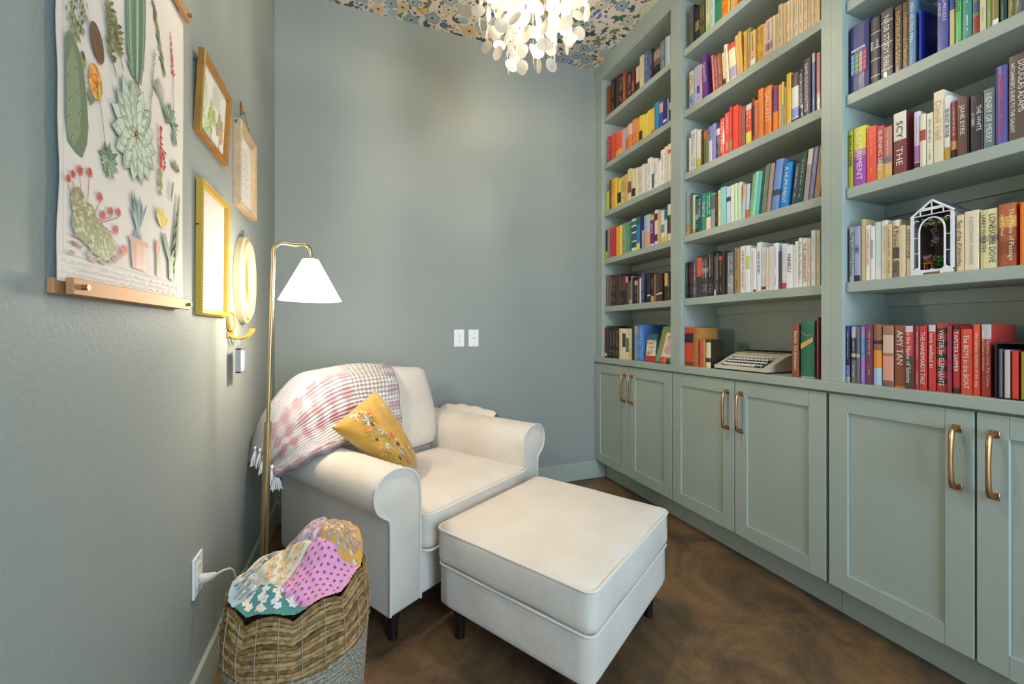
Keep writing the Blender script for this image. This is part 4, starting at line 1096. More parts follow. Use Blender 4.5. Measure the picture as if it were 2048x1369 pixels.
for i in range(21):
    z = .007 + i * .0127; g = G(); path = []; R = []
    for k in range(120):
        a = 2 * pi * k / 120; path.append((brad(z) * cos(a), brad(z) * sin(a), z)); R.append(.0072 + .0013 * sin(a * 60 + i * 1.7))
    g.tube(path, R, 6, True).build('rope_coil', ROPE, BK, smooth=True, sharp=0)
g = G()
for k in range(22):
    a = 2 * pi * k / 22; g.tube([((brad(z) + .008) * cos(a), (brad(z) + .008) * sin(a), z + scal(a, z)) for z in [.275 + q * .0148 for q in range(11)]], .0011, 4)
g.build('stitching', mat('jute_thread', 'a89a80', .9), BK)
G().lathe([(0, .004), (.15, .004), (.15, .012), (0, .012)], 32).build('basket_floor', ROPE, BK)
# quilt heaped in the basket, in puffed printed patches
Q = thing('patchwork_quilt', 'folded patchwork quilt of floral prints heaped in the basket', 'quilt', (BX, BY, 0))
SEED = [(.035, -.09, 'd79ac2'), (.115, .05, 'cf9a45'), (-.055, .02, 'ddd3bd'), (-.085, -.115, '3f807c'), (-.135, -.03, 'a9bcc4'), (-.10, .075, 'd2cabc'), (.005, .085, 'c9b3bc'), (.01, .15, 'a9b79c'), (.10, -.13, 'd79ac2'), (.13, .12, 'cf9a45'), (-.03, -.16, '3f807c')]
MERGE = {8: 0, 9: 1, 10: 3}
def near(x, y):
    d = sorted(((x - a) ** 2 + (y - b) ** 2, i) for i, (a, b, _) in enumerate(SEED)); i0 = MERGE.get(d[0][1], d[0][1])
    d1 = next(q for q in d if MERGE.get(q[1], q[1]) != i0)
    return i0, sqrt(d1[0]) - sqrt(d[0][0])
def heap(x, y):
    i, e = near(x, y); r = sqrt(x * x + y * y)
    d2 = ((x - .085) ** 2 + (y - .065) ** 2) / .0125
    z = .405 + .112 * exp(-d2 * d2) + .045 * exp(-((x + .08) ** 2 + (y - .05) ** 2) / .006) + .022 * exp(-((x + .09) ** 2 + (y + .09) ** 2) / .004) + .04 * exp(-((x - .05) ** 2 + (y + .06) ** 2) / .006)
    z += .016 * (1 - exp(-max(0, e) / .012)) + .0035 * sin(70 * x + 25 * y + 2 * sin(40 * y)) * sin(62 * y - 18 * x) + .002 * sin(140 * x - 60 * y) * sin(120 * y + 50 * x)
    a_ = math.atan2(y, x); t = min(1, max(0, (r - .10) / .055)); t = t * t * (3 - 2 * t); zr = .413 + scal(a_, .412) + .012
    z = z * (1 - t) + t * (zr + (.4 + .35 * max(0, cos(a_ - .7))) * max(0, z - zr))
    return z
NQ = 120; RQ = .1625; groups = {}
vid = {}
for a in range(NQ):
    for b in range(NQ):
        xs = [-RQ + 2 * RQ * (a + q) / NQ for q in (0, 1)]; ys = [-RQ + 2 * RQ * (b + q) / NQ for q in (0, 1)]
        cx, cy = sum(xs) / 2, sum(ys) / 2
        if cx * cx + cy * cy > RQ * RQ: continue
        i, _ = near(cx, cy); gg = groups.setdefault(i, ({}, G()))
        ids = []
        for x, y in ((xs[0], ys[0]), (xs[1], ys[0]), (xs[1], ys[1]), (xs[0], ys[1])):
            k = (round(x, 6), round(y, 6))
            if k not in gg[0]:
                gg[0][k] = len(gg[1].v); gg[1].v.append((x, y, heap(x, y)))
            ids.append(gg[0][k])
        gg[1].f.append(tuple(ids)); gg[1].c.append(SEED[i][2])
patches = {}
for i, (_, gg) in groups.items(): patches[i] = gg.build('quilt_patch', CLOTHPRINT, Q, smooth=True, sharp=0, fix=False)
rr = random.Random(9); pr = {}
def motif(i, shapes):                           # shapes: (x, y, rx, ry, rot, colour) laid on the quilt
    g = pr.setdefault(i, G())
    for (x, y, rx, ry, ro, col) in shapes:
        n = 8; vs = [(x, y, heap(x, y) + .0009)]
        for k in range(n):
            a = 2 * pi * k / n; px = x + rx * cos(a) * cos(ro) - ry * sin(a) * sin(ro); py = y + rx * cos(a) * sin(ro) + ry * sin(a) * cos(ro); vs.append((px, py, heap(px, py) + .0009))
        g.add(vs, [(0, 1 + k, 1 + (k + 1) % n) for k in range(n)], col)
def flower(x, y, r, c, cc): 
    a0 = rr.random() * 6
    return [(x + r * .55 * cos(a0 + k * 1.257), y + r * .55 * sin(a0 + k * 1.257), r * .5, r * .42, a0 + k * 1.257, c) for k in range(5)] + [(x, y, r * .3, r * .3, 0, cc)]
sp = .0165
for a in range(-10, 11):
    for b in range(-10, 11):
        x, y = a * sp + (b % 2) * sp / 2, b * sp * .8
        if x * x + y * y > .0225: continue
        i, e = near(x, y)
        if e < .004: continue
        if i == 0:
            for q in (-.7, 0, .7): motif(0, [(x + .0028 * cos(-1.2 + q), y + .0028 * sin(-1.2 + q), .0032, .0012, -1.2 + q, 'b2304e')])
        elif i == 1: motif(1, flower(x, y, .0058, rr.choice(('a79ab0', '8f86a6', 'd0c0b8')), 'e2c890')); motif(1, [(x + .006, y + .004, .004, .0014, rr.random() * 3, '8a7a3a')])
        elif i == 2 and (a + b) % 2 == 0: motif(2, flower(x, y, .0105, rr.choice(('c9a878', 'd8b890')), 'a8703a')); motif(2, [(x + .009, y, .006, .0022, rr.random() * 3, '9aa68e')])
        elif i == 3 and (a + b) % 2 == 0: motif(3, flower(x, y, .0095, rr.choice(('e2d8c8', 'd0d4dc')), 'c8b088'))
        elif i in (4, 5): motif(i, flower(x, y, .006, rr.choice(('e0dccf', '7f96a4', 'c9a27e', '5c7078')), 'b07a4a')); motif(i, [(x + .006, y + .003, .004, .0014, rr.random() * 3, '6f7f70')])
        elif i == 6: motif(6, flower(x, y, .0065, rr.choice(('8c7a9c', 'c08a86', 'a08ab0', 'dcc8b8')), 'e0b88a'))
        elif i == 7: motif(7, flower(x, y, .006, rr.choice(('d0d4c0', '6f8a70')), '6a7a5a'))
for i, g in pr.items(): g.build('printed_motifs', CLOTHPRINT, patches[i], fix=False)

# ------------------------------------------------------------------ floor lamp
LX, LY = .118, -1.0
LP = thing('floor_lamp', 'brass floor lamp with lit white cone shade between wall and armchair', 'floor lamp', (LX, LY, 0))
G().lathe([(0, 0), (.112, 0), (.115, .006), (.112, .014), (.03, .02), (.018, .03), (0, .03)], 40).build('base', CHAMP, LP, smooth=True)
tx, ty = .040, .0                                # the pole leans a little
def at(z): return Vector((tx * z / 1.41, ty, z))
G().tube([at(.02), at(.775)], .0125, 16).build('lower_pole', CHAMP, LP, smooth=True)
SHC = Vector((.268 - LX, -.93 - LY, 0))
bend = [at(.77), at(1.30), at(1.375), at(1.398) + Vector((.006, .003, 0)), at(1.41) + Vector((.024, .010, 0))]
e_ = SHC + Vector((0, 0, 1.412)); d_ = (e_ - at(1.41)); d_.z = 0
arm = [at(.77), at(1.30)] + cr([at(1.34), at(1.385), at(1.405) + d_ * .10, at(1.412) + d_ * .25], 4) + cr([at(1.412) + d_ * .55, SHC + Vector((0, 0, 1.418)) - d_ * .18, SHC + Vector((0, 0, 1.408)) - d_ * .04, SHC + Vector((0, 0, 1.385)), SHC + Vector((0, 0, 1.362))], 4)
G().tube(arm, .0068, 12).build('upper_pole', CHAMP, LP, smooth=True)
g = G().lathe([(0, .003), (.024, .003), (.026, 0), (.026, -.01), (0, -.01)], 24, (SHC.x, SHC.y, 1.368)).lathe([(.016, -.06), (.016, -.01)], 16, (SHC.x, SHC.y, 1.368))
g.build('shade_cap', CHAMP, LP, smooth=True)
SHADE = mat('lit_opal_shade', 'f4efe6', .5, emit=((1.0, .91, .79), 30.0))
sh_ = G().lathe([(.027, 1.366), (.0675, 1.2885), (.108, 1.211)], 48, (SHC.x, SHC.y, 0)); sh_.f.pop(); sh_.c.pop(); sh_.f.pop(); sh_.c.pop()
sh_ = sh_.build('lamp_shade', SHADE, LP, smooth=True)
sl = G().lathe([(.024, 1.364), (.1055, 1.2105), (.1075, 1.2105)], 48, (SHC.x, SHC.y, 0)); sl.f.pop(); sl.c.pop(); sl.f.pop(); sl.c.pop()
sl.build('shade_lining', mat('opal_lining', 'f4efe6', .6, emit=((1.0, .90, .76), 3.0)), sh_, smooth=True, fix=False)
G().lathe([(0, -.05), (.018, -.042), (.028, -.022), (.026, 0), (.014, .024), (.013, .04)], 20, (SHC.x, SHC.y, 1.265)).build('bulb', mat('lit_bulb', 'fff4e0', .4, emit=((1, .86, .66), 12.0)), LP, smooth=True)
light('lamp_light', 'POINT', (SHC.x, SHC.y, 1.205), LAMP_W, WARM, parent=LP, shadow_soft_size=.035)
# ------------------------------------------------------------------ things on the shelves
RGB = lambda name, h, r=.5, **k: mat(name, h, r, **k)
# paperback with its cover to the room, leaning on the blue book
b = thing('book', 'small paperback facing out on the left bookcase worktop, cream cover with red title', 'book', (2.148, -.566, .9065), group='books in the bottom row of the left bookcase', rot=(0, radians(5), 0))
G().box(0, .014, -.053, .053, 0, .172).build('cover', RGB('navy_card', '2a4666'), b)
G().box(.001, .0132, -.0515, .0525, .001, .1725).build('pages', PAGES, b)
P = Paint(4e-5); P.rect(-.043, .046, -.05, .05, 'e6dcc0'); P.rect(-.05, .05, -.084, -.052, 'c23c28'); P.rect(-.05, .05, .056, .082, '3d6c8a')
for i in range(26): P.leaf(rnd.uniform(-.046, .046), rnd.choice((rnd.uniform(-.05, -.02), rnd.uniform(.03, .05))), rnd.random() * 6, .016, .006, rnd.choice(('5a7a52', 'c98a3a', '7a8fa8', 'b04a3a')))
P.build('cover_print', PRINT, b, frame_mtx((-.0006, 0, .086), (0, -1, 0), (0, 0, 1), (-1, 0, 0)))
for s_, z in (('JOY LUCK', .112), ('CLUB', .09), ('AMY TAN', .066)): text(s_, 'title', INK['r'] if z > .08 else INK['k'], b, frame_mtx((-.0018, 0, z), (0, -1, 0), (0, 0, 1), (-1, 0, 0)), .07 if z > .1 else .045, .015 if z > .08 else .009)
# green picture frame
f = thing('picture_frame', 'green wooden photo frame leaning at the end of the left bookcase worktop', 'picture frame', (2.15, -.699, .907), rot=(0, radians(17), 0))
def rails(g, w_, h, bar, d, z0=0.0, inner=.004):
    """four mitred rails in the local XY plane, depth along +Z"""
    a, c = w_ / 2, h / 2; o = [(-a, -c), (a, -c), (a, c), (-a, c)]; i_ = [(-a + bar, -c + bar), (a - bar, -c + bar), (a - bar, c - bar), (-a + bar, c - bar)]
    m = [(-a + bar * .25, -c + bar * .25), (a - bar * .25, -c + bar * .25), (a - bar * .25, c - bar * .25), (-a + bar * .25, c - bar * .25)]
    for k in range(4):
        l = (k + 1) % 4; ring = lambda q: [(*o[q], z0), (*o[q], z0 + d * .85), (*m[q], z0 + d), (*i_[q], z0 + d * .8), (*i_[q], z0)]
        A, B = ring(k), ring(l); g.add(A + B, [(n, (n + 1) % 5, 5 + (n + 1) % 5, 5 + n) for n in range(5)])
    return g
FM = frame_mtx((0, 0, .112), (0, -1, 0), (0, 0, 1), (-1, 0, 0))
rails(G(), .158, .224, .03, .014).build('frame', RGB('green_paint', '7d9a66', .5), f, mtx=FM)
rails(G(), .106, .172, .007, .011).build('gilt_slip', GOLD, f, mtx=FM)
G().box(-.077, .077, -.11, .11, -.004, 0).build('backboard', DARKWOOD, f, mtx=FM)
P = Paint(4e-5); P.rect(-.05, .05, -.085, .085, 'e6dccf')
for x, y, rx, ry, c in ((0, .02, .024, .03, 'dcc0b0'), (0, -.03, .032, .03, 'd8a8b0'), (-.012, .045, .018, .012, 'b8a090'), (.01, -.035, .014, .016, 'c8b0c8')): P.ell(x, y, rx, ry, c)
P.build('picture', PRINT, f, frame_mtx((-.003, 0, .112), (0, -1, 0), (0, 0, 1), (-1, 0, 0)))
# coral dish
d = thing('dish', 'small coral red pottery dish in front of the green photo frame', 'dish', (2.118, -.722, .9055))
CORAL = RGB('coral_glaze', 'c9553f', .3)
G().lathe([(0, .002), (.016, .0), (.020, .004), (.022, .016), (.0215, .026), (.019, .027), (.018, .010), (0, .008)], 20).build('bowl', CORAL, d, smooth=True)
G().lathe([(.0205, .025), (.0235, .027), (.0225, .031), (.012, .034), (.004, .036), (.004, .040), (0, .041)], 20).build('lid', CORAL, d, smooth=True)
# portable typewriter
t = thing('typewriter', 'cream portable typewriter with white keys on the middle bookcase worktop', 'typewriter', (2.128, -1.075, .9055))
TW = RGB('cream_enamel', 'cfc6b2', .4); TG = RGB('grey_enamel', '8b8478', .5)
W_ = .285
prof = [(0, .008), (.004, .004), (.25, .004), (.25, .075), (.235, .084), (.17, .086), (.128, .074), (.118, .072)]
g = G()
g.prism([(0, .006), (.25, .006), (.25, .07), (.236, .083), (.165, .084), (.12, .071), (.02, .026), (.0, .022)], 'y', -.018, 0)
g.prism([(0, .006), (.25, .006), (.25, .07), (.236, .083), (.165, .084), (.12, .071), (.02, .026), (.0, .022)], 'y', -W_, -W_ + .03)
g.prism([(.125, .006), (.25, .006), (.25, .07), (.236, .083), (.205, .085), (.15, .080), (.125, .072)], 'y', -W_ + .03, -.018)
g.box(0, .02, -W_ + .03, -.018, .006, .022)
g.build('body', TW, t)
G().prism([(.002, -.0), (.248, -.0), (.248, .006), (.002, .006)], 'y', -W_ + .004, -.004).build('rubber_base', BLACKP, t)
G().add([(.02, -.018, .014), (.02, -W_ + .03, .014), (.125, -W_ + .03, .052), (.125, -.018, .052)], [(0, 1, 2, 3)]).build('key_well', RGB('typewriter_well', '33291f', .6), t, fix=False)
KEYM = RGB('ivory_keys', 'e4e2d8', .35)
key = None
for r in range(4):
    n = 11
    for k in range(n):
        x = .040 + r * .0215; y = -.031 - (.006 if r % 2 else 0) - k * .0193 ; z = .028 + r * .0115
        if key is None:
            g = G().box(-.0084, .0084, -.0085, .0085, 0, .0065, bev=.0018).box(-.002, .002, -.001, .001, -.012, 0); key = g.build('key', KEYM, t, loc=(x, y, z))
        else:
            o = key.copy(); COL.objects.link(o); o.location = (x, y, z)
G().box(.020, .0285, -.205, -.035, .024, .031, bev=.002).build('space_bar', TW, t)
G().box(.175, .205, -.22, -.02, .084, .0875, bev=.001).build('paper_table', TG, t)
g = G().tube([(.218, -.012, .086), (.218, -W_ + .012, .086)], .0095, 14); g.build('platen', BLACKP, t, smooth=True)
for y in (-.006, -W_ + .006): G().tube([(.218, y - .006, .086), (.218, y + .006, .086)], .011, 14).build('platen_knob', BLACKP, t, smooth=True)
G().tube([(.2, -.02, .092), (.19, -.004, .098), (.178, .004, .10)], .002, 6).build('return_lever', STEEL, t, smooth=True)
# miniature greenhouse
nk = thing('miniature_greenhouse', 'miniature white greenhouse diorama with arched door standing among the cream books', 'diorama', (2.136, -1.9105, 1.2775))
WHT = RGB('white_card', 'e8e6e4', .5); a, H, D = .0525, .19, .14
g = G()
for y in (-a, a - .008): g.box(0, .004, y, y + .008, .008, H)
def bar(g, p, q, r=.0018): g.tube([p, q], r, 4)
for s_ in (-1, 1):
    bar(g, (.002, s_ * a, H), (.002, 0, .235), .0035)
    for z in (.07, .12): bar(g, (.002, s_ * (a - .004), z), (.002, s_ * (a - .022), z), .0014)
    g.tube([(.002, s_ * (a - .006), .16), (.002, s_ * (a - .009), .172), (.002, s_ * (a - .015), .177), (.002, s_ * (a - .021), .173)], .0016, 4)
bar(g, (.002, -a, H), (.002, a, H), .002); bar(g, (.002, 0, .19), (.002, 0, .235)); bar(g, (.002, -.028, H), (.002, -.028, .212)); bar(g, (.002, .028, H), (.002, .028, .212))
g.box(0, .004, -.03, .03, .204, .213); g.box(0, .004, -a, a, .006, .014)
for s_ in (-1, 1): g.box(-.002, .003, s_ * .036 - .015, s_ * .036 + .015, 0, .014).prism([(s_ * .036 - .012, .014), (s_ * .036 + .012, .014), (s_ * .036, .023)], 'x', -.002, .003)
g.build('front_frame', WHT, nk)
arch = [(.002, -.031, .012), (.002, -.031, .14)] + [(.002, -.031 * cos(q), .14 + .04 * sin(q)) for q in [pi * k / 12 for k in range(1, 12)]] + [(.002, .031, .14), (.002, .031, .012)]
G().tube(arch, .0026, 6).build('arched_door_frame', WHT, nk, smooth=True)
DK = RGB('dark_card', '8d7d72', .8)
for s_ in (-1, 1):
    y0, y1 = sorted((s_ * a, s_ * (a - .002))); G().box(.004, D, y0, y1, .002, H).build('side_wall', DK, nk)
    G().add([(0, s_ * (a + .003), H - .001), (D, s_ * (a + .003), H - .001), (D, 0, .237), (0, 0, .237), (0, s_ * (a + .003), H - .004), (D, s_ * (a + .003), H - .004), (D, 0, .234), (0, 0, .234)], [(0, 1, 2, 3), (4, 5, 6, 7), (0, 1, 5, 4), (2, 3, 7, 6), (0, 3, 7, 4), (1, 2, 6, 5)]).build('roof_slab', RGB('roof_card', '6a6262', .7), nk)
G().prism([(-a, .002), (a, .002), (a, H), (0, .233), (-a, H)], 'x', D - .003, D).build('back_wall', DK, nk)
G().box(0, D, -a + .002, a - .002, 0, .006).build('floor_board', RGB('floor_card', '8a5236', .7), nk)
g = G()
for k in range(-3, 6):
    for s_ in (-1, 1):
        y0 = -.004 - k * .007; p0 = Vector((.075, y0, .05)); q0 = Vector((.075, y0 + s_ * .035, .15)); pts_ = [p0.lerp(q0, i / 12) for i in range(13)]
        ok = [p for p in pts_ if -.036 <= p.y <= -.004]
        if len(ok) > 1: bar(g, ok[0], ok[-1], .0007)
for y in (-.004, -.036): bar(g, (.075, y, .03), (.075, y, .155), .0014)
g.build('trellis', RGB('grey_card', '9a98a2', .5), nk)
rr = random.Random(4)
def sprigs(name, col, n, cx, cy, cz, sx, sy, sz, L):
    g = G()
    for _ in range(n):
        c_ = Vector((cx + rr.uniform(-sx, sx), cy + rr.uniform(-sy, sy), cz + rr.uniform(-sz, sz))); d_ = Vector((rr.uniform(-1, 1), rr.uniform(-1, 1), rr.uniform(-.5, 1))).normalized() * L; e_ = d_.orthogonal().normalized() * L * .3
        g.add([c_, c_ + d_ * .5 + e_, c_ + d_, c_ + d_ * .5 - e_], [(0, 1, 2, 3)])
    return tag(g.build(name, RGB('mini_' + name, col, .8), nk, fix=False), kind='stuff')
sprigs('hanging_foliage', '93a070', 110, .03, 0, .168, .02, .03, .009, .013)
sprigs('wisteria_blossom', 'a08fa8', 70, .04, .008, .125, .01, .006, .03, .009)
sprigs('green_fern', '2f7a3a', 80, .04, -.012, .04, .012, .012, .014, .016)
sprigs('pink_flowers', 'b98aae', 60, .028, .018, .057, .008, .011, .007, .008)
sprigs('orange_flowers', 'c9642c', 40, .024, .016, .045, .008, .012, .004, .007)
g = G()
for x, y in ((.02, .008), (.02, .026), (.036, .008), (.036, .026)): g.box(x, x + .002, y - .001, y + .001, .006, .038)
g.box(.018, .04, .006, .028, .036, .039).build('stool', RGB('ochre_card', 'b0782c', .6), nk)
G().box(.018, .036, -.02, -.002, .006, .016).build('planter_box', RGB('tan_card', 'b8935a', .7), nk)
G().lathe([(.004, 0), (.0055, .012), (.005, .012), (.0035, .002)], 10, (.014, .004, .006)).build('watering_pot', WHT, nk)
G().box(.03, .036, -.036, -.026, .03, .062).build('blue_panel', RGB('blue_card', '2a4a9a', .6), nk)
G().lathe([(0, 0), (.006, .003), (.007, .008), (.004, .012), (0, .013)], 10, (.016, -.026, .006)).build('red_pot', RGB('red_card', 'c8281e', .5), nk)
# book box with notebooks
hb = thing('file_holder', 'black open-fronted file holder at the right end of the worktop', 'file holder', (2.112, -2.0575, .9055))
g = G().box(0, .155, -.003, 0, 0, .157).box(0, .155, -.15, -.147, 0, .157).box(0, .155, -.147, -.003, 0, .003).box(0, .155, -.147, -.003, .154, .157).box(.152, .155, -.147, -.003, .003, .154)
g.build('box', BLACKP, hb)
for k, (y0, w_, c, nm, l) in enumerate(((-.0045, .008, '6a6872', 'grey', 0), (-.0155, .011, 'c9bdb8', 'off-white', 0), (-.030, .012, 'd8402c', 'red', -1.5), (-.046, .022, '9a9418', 'yellow-green', 0))):
    nb = thing('notebook', f'{nm} notebook standing inside the black file holder', 'notebook', (2.118, -2.0575 + y0 - w_ / 2, .9088), group='notebooks in the file holder')
    g = G(); book_mesh(g, w_ - .001, .136 - .002 * k, .13, [], c, False); g.build('cover', COVER, nb, smooth=True, sharp=30)
    G().box(.004, .1295, -w_ / 2 + .0015, w_ / 2 - .0015, .0006, .1345 - .002 * k).build('pages', PAGES, nb)
cp = thing('pencil_cup', 'dark pencil cup half hidden behind the file holder', 'cup', (2.335, -2.075, .9055))
G().lathe([(.028, 0), (.031, .105), (.028, .105), (.025, .005), (0, .004)], 20).build('cup_body', DARKWOOD, cp, smooth=True)
for x, y, c, nm, ln in ((-.008, .02, 'd8963c', 'orange', .222), (.0, .002, 'dcb45a', 'yellow', .214), (.006, -.02, '2a5a9a', 'blue', .226)):
    pn = thing('pencil', f'{nm} pencil standing in the dark cup', 'pencil', (2.335 + x * .4, -2.075 + y * .4, .911), group='pencils in the cup', rot=(radians(-y * 300), 0, 0))
    G().tube([(0, 0, 0), (0, 0, ln - .02)], .0042, 6).build('barrel', RGB(nm + '_lacquer', c, .4), pn)
    G().lathe([(.0042, ln - .02), (.0008, ln)], 6).build('tip', RGB('bare_wood', 'd2b088', .7), pn)

# ------------------------------------------------------------------ sockets, plug and cable
def plate(name, label, mtx, kind):
    r = thing(name, label, 'wall plate'); r.matrix_world = mtx
    G().box(-.035, .035, -.057, .057, 0, .006, bev=.002).build('cover_plate', WHITEP, r)
    SL = mat('socket_slot', '3a3632', .6)
    if kind == 'socket':
        for y in (-.0195, .0195):
            s_ = G().lathe([(.0165, 0), (.0165, .0075), (0, .0078)], 20, (0, y, 0)).build('socket_face', WHITEP, r, smooth=True)
            G().box(-.0072, -.0055, y, y + .008, .0076, .0082).box(.0055, .0072, y, y + .0065, .0076, .0082).lathe([(.0026, .0076), (.0026, .0082), (0, .0082)], 10, (0, y - .007, 0)).build('slots', SL, s_)
    elif kind == 'coax':
        G().lathe([(.006, .006), (.006, .008), (.0042, .008), (.0042, .014), (0, .014)], 14).build('coaxial_jack', STEEL, r, smooth=True)
    else:
        G().box(-.0165, .0165, -.033, .033, .006, .0078, bev=.001).build('socket_face', WHITEP, r)
        for y in (-.018, .018): G().box(-.0072, -.0055, y, y + .008, .0077, .0083).box(.0055, .0072, y, y + .0065, .0077, .0083).build('slots', SL, r)
    for y in ((0,) if kind == 'socket' else (-.047, .047)): G().lathe([(.0028, .0058), (.0024, .0078), (0, .008)], 10, (0, y, 0)).build('screw', STEEL, r)
    return r
BM = lambda x, z: frame_mtx((x, -.0003, z), (1, 0, 0), (0, 0, 1), (0, -1, 0))
LM = lambda y, z: frame_mtx((.0003, y, z), (0, 1, 0), (0, 0, 1), (1, 0, 0))
plate('wall_socket', 'white double socket plate on the back wall, left of the blank one', BM(1.066, 1.051), 'socket')
plate('wall_socket', 'white coaxial plate on the back wall, right of the double socket', BM(1.164, 1.051), 'coax')
plate('wall_socket', 'white socket plate low on the left wall with a plug in it', LM(-1.232, .398), 'deco')
pc = thing('power_cord', 'clear plug and pale cord from the low wall socket to the lamp', 'cord', (0, 0, 0))
CLEAR = mat('clear_pvc', 'e4ded0', .25, trans=.25)
G().tube([(.0085, -1.222, .378), (.02, -1.222, .378), (.032, -1.220, .379), (.045, -1.216, .381)], [.012, .0115, .009, .0055], 12, flat=1.25).build('plug', CLEAR, pc, smooth=True)
G().tube(cr([(.045, -1.216, .381), (.062, -1.204, .383), (.076, -1.188, .374), (.082, -1.176, .345), (.082, -1.168, .27), (.08, -1.16, .12), (.085, -1.14, .02), (.10, -1.11, .0045), (.112, -1.08, .0045)], 8), .0034, 8).build('cable', CLEAR, pc, smooth=True)

# ------------------------------------------------------------------ pictures on the left wall
OAK = RGB('pale_oak', 'c4a680', .55, noise=(40, 'ab8c66', .6)); AMBER = RGB('amber_wood', 'a8742c', .4, noise=(30, '86581e', .6)); BEAD = RGB('beaded_gilt', 'c9a444', .4, metal=.35)
po = thing('botanical_poster', 'botanical cactus chart hanging in brass rails, nearest the camera', 'poster', (0, -1.838, 1.17))
PW, PH = .478, .728
g = G(); N = 24
for X in (.0105, .0098):
    g.grid([[(X + .0012 * sin(6 * i / N + 3 * j / N), PW * j / N - (.0035 * sin(21 * i / N) * sin(8 * i / N) if j == 0 else 0), PH * i / N) for j in range(N + 1)] for i in range(N + 1)])
g.build('paper', RGB('ivory_paper', 'e2d7ca', .7), po, fix=False)
P = Paint(7e-7); M_ = .001
def PT(u, v): return (u * M_, v * M_)
def pl(pts, c): P.poly([PT(p[0], p[1]) for p in pts], c)
def ln(pts, w_, c, w1=None): P.line([PT(p[0], p[1]) for p in pts], w_ * M_, c, None if w1 is None else w1 * M_)
def el(u, v, a, b, c, r=0, n=14): P.ell(u * M_, v * M_, a * M_, b * M_, c, r, n)
def lf(u, v, ang, L, W, c, vein=None, bend=0): P.leaf(u * M_, v * M_, ang, L * M_, W * M_, c, vein, bend)
rp = random.Random(21); R_ = rp.uniform
for x0, x1, y0, y1 in ((9, 469, 43, 43.8), (9, 469, 716, 716.8), (9, 9.7, 43, 716), (468.3, 469, 43, 716)): P.rect(x0 * M_, x1 * M_, y0 * M_, y1 * M_, 'b9a79c')
# columnar cactus
col = [(196, 470), (192, 540), (193, 640), (198, 728), (268, 728), (272, 640), (270, 540), (262, 470), (248, 438), (236, 428), (216, 436)]
pl(col, '6f8e72')
for k, c in ((205, '8fae8c'), (222, '56745c'), (236, 'a2bd9a'), (251, '54705a'), (262, '8a9a80')): ln([(k + (232 - k) * .45, 432), (k + (232 - k) * .15, 480), (k, 560), (k, 727)], 7, c)
for k in (200, 214, 229, 244, 257, 268):
    ln([(k + (232 - k) * .5, 434), (k + (232 - k) * .15, 480), (k, 560), (k, 727)], 1.6, '4a5f4c')
    for v in range(470, 726, 24): ln([(k, v), (k + R_(-4, 4), v + 4)], 1.1, '5a4034')
ln([(228, 432), (246, 418), (262, 398)], 7, '6a5c46', 1); lf(222, 434, 2.5, 34, 13, '7d9070')
# prickly pear pad and its flower
pl([(13, 373), (20, 388), (34, 388), (48, 372), (60, 345), (68, 300), (72, 262), (68, 232), (56, 205), (40, 207), (20, 217), (13, 250)], '727f5e')
pl([(16, 330), (30, 372), (44, 350), (52, 290), (50, 240), (34, 215), (18, 228)], '879372')
for u, v in ((24, 350), (42, 340), (22, 318), (44, 305), (28, 285), (52, 275), (24, 255), (44, 248), (32, 228)): ln([(u - 5, v - 4), (u, v + 4), (u + 4, v - 2)], 1.6, '3f5646'); el(u, v, 2, 1.2, 'c8b48a')
for k in range(16): a_ = R_(-.3, 1.4); ln([(52 + k % 8 * 2, 375 - k * 9), (58 + k % 8 * 2, 379 - k * 9)], .7, '8a8a70')
el(58, 366, 7, 13, '8a9a4a', .2); el(58, 372, 5, 7, '6a5a34', .2)
pl([(68, 318), (84, 338), (92, 318), (78, 300)], '74886c')
for k in range(14):
    a_ = 2 * pi * k / 14; el(93 + 11 * cos(a_), 348 + 20 * sin(a_), 8, 11, ('e39a3c', 'd8822e', 'ecb458')[k % 3], a_ * .4)
for k in range(9): a_ = 2 * pi * k / 9; el(93 + 6 * cos(a_), 347 + 11 * sin(a_), 5, 8, ('e8a54a', 'd27a34')[k % 2], a_)
el(94, 346, 4, 6, 'c9603a')
# brown ribbed cactus
el(97, 418, 19, 32, '6a4a34', .35, 20)
for k in range(-4, 5): ln([(106 + k * 1.2 , 388 + abs(k)), (97 + k * 4.4, 418), (88 + k * 1.4, 447 - abs(k))], 1.5, ('8e6a48', '52362a')[k % 2])
# melon cactus, top left
for k in range(150): v = R_(392, 520); hw = 26 * (1 - max(0, (430 - v) / 60)); u = 38 + R_(-hw, hw); lf(u, v, R_(-2.4, -.7), R_(8, 14), 3.5, rp.choice(('6c7a4c', '8a9460', '4f5e3c', 'a3aa78', '6a5a40')))
for k in range(30): lf(R_(24, 56), R_(500, 540), R_(-2.5, -.6), 12, 5, rp.choice(('b8403c', 'c96a52', '8a5a44')))
for k in range(14): lf(R_(78, 98), R_(520, 560), R_(-2.2, -.9), 14, 5, rp.choice(('b8445a', 'c86a72')))
# two euphorbia branches
for (u, v0, v1, n, c) in ((140, 415, 520, 26, ('7a7c44', '969656', '5e6236')), (165, 440, 498, 18, ('7a7c44', '8e9250', '5a5c38'))):
    ln([(u + 16, v0 - 20), (u, v0 + 10), (u - 6, v1)], 3.4, '7a6244', 2)
    for k in range(n): v = v0 + (v1 - v0) * k / n; lf(u - 6 * (v - v0) / (v1 - v0), v, (2.3 if k % 2 else .6) + R_(-.3, .3), R_(16, 26), 7, rp.choice(c), '4f5230')
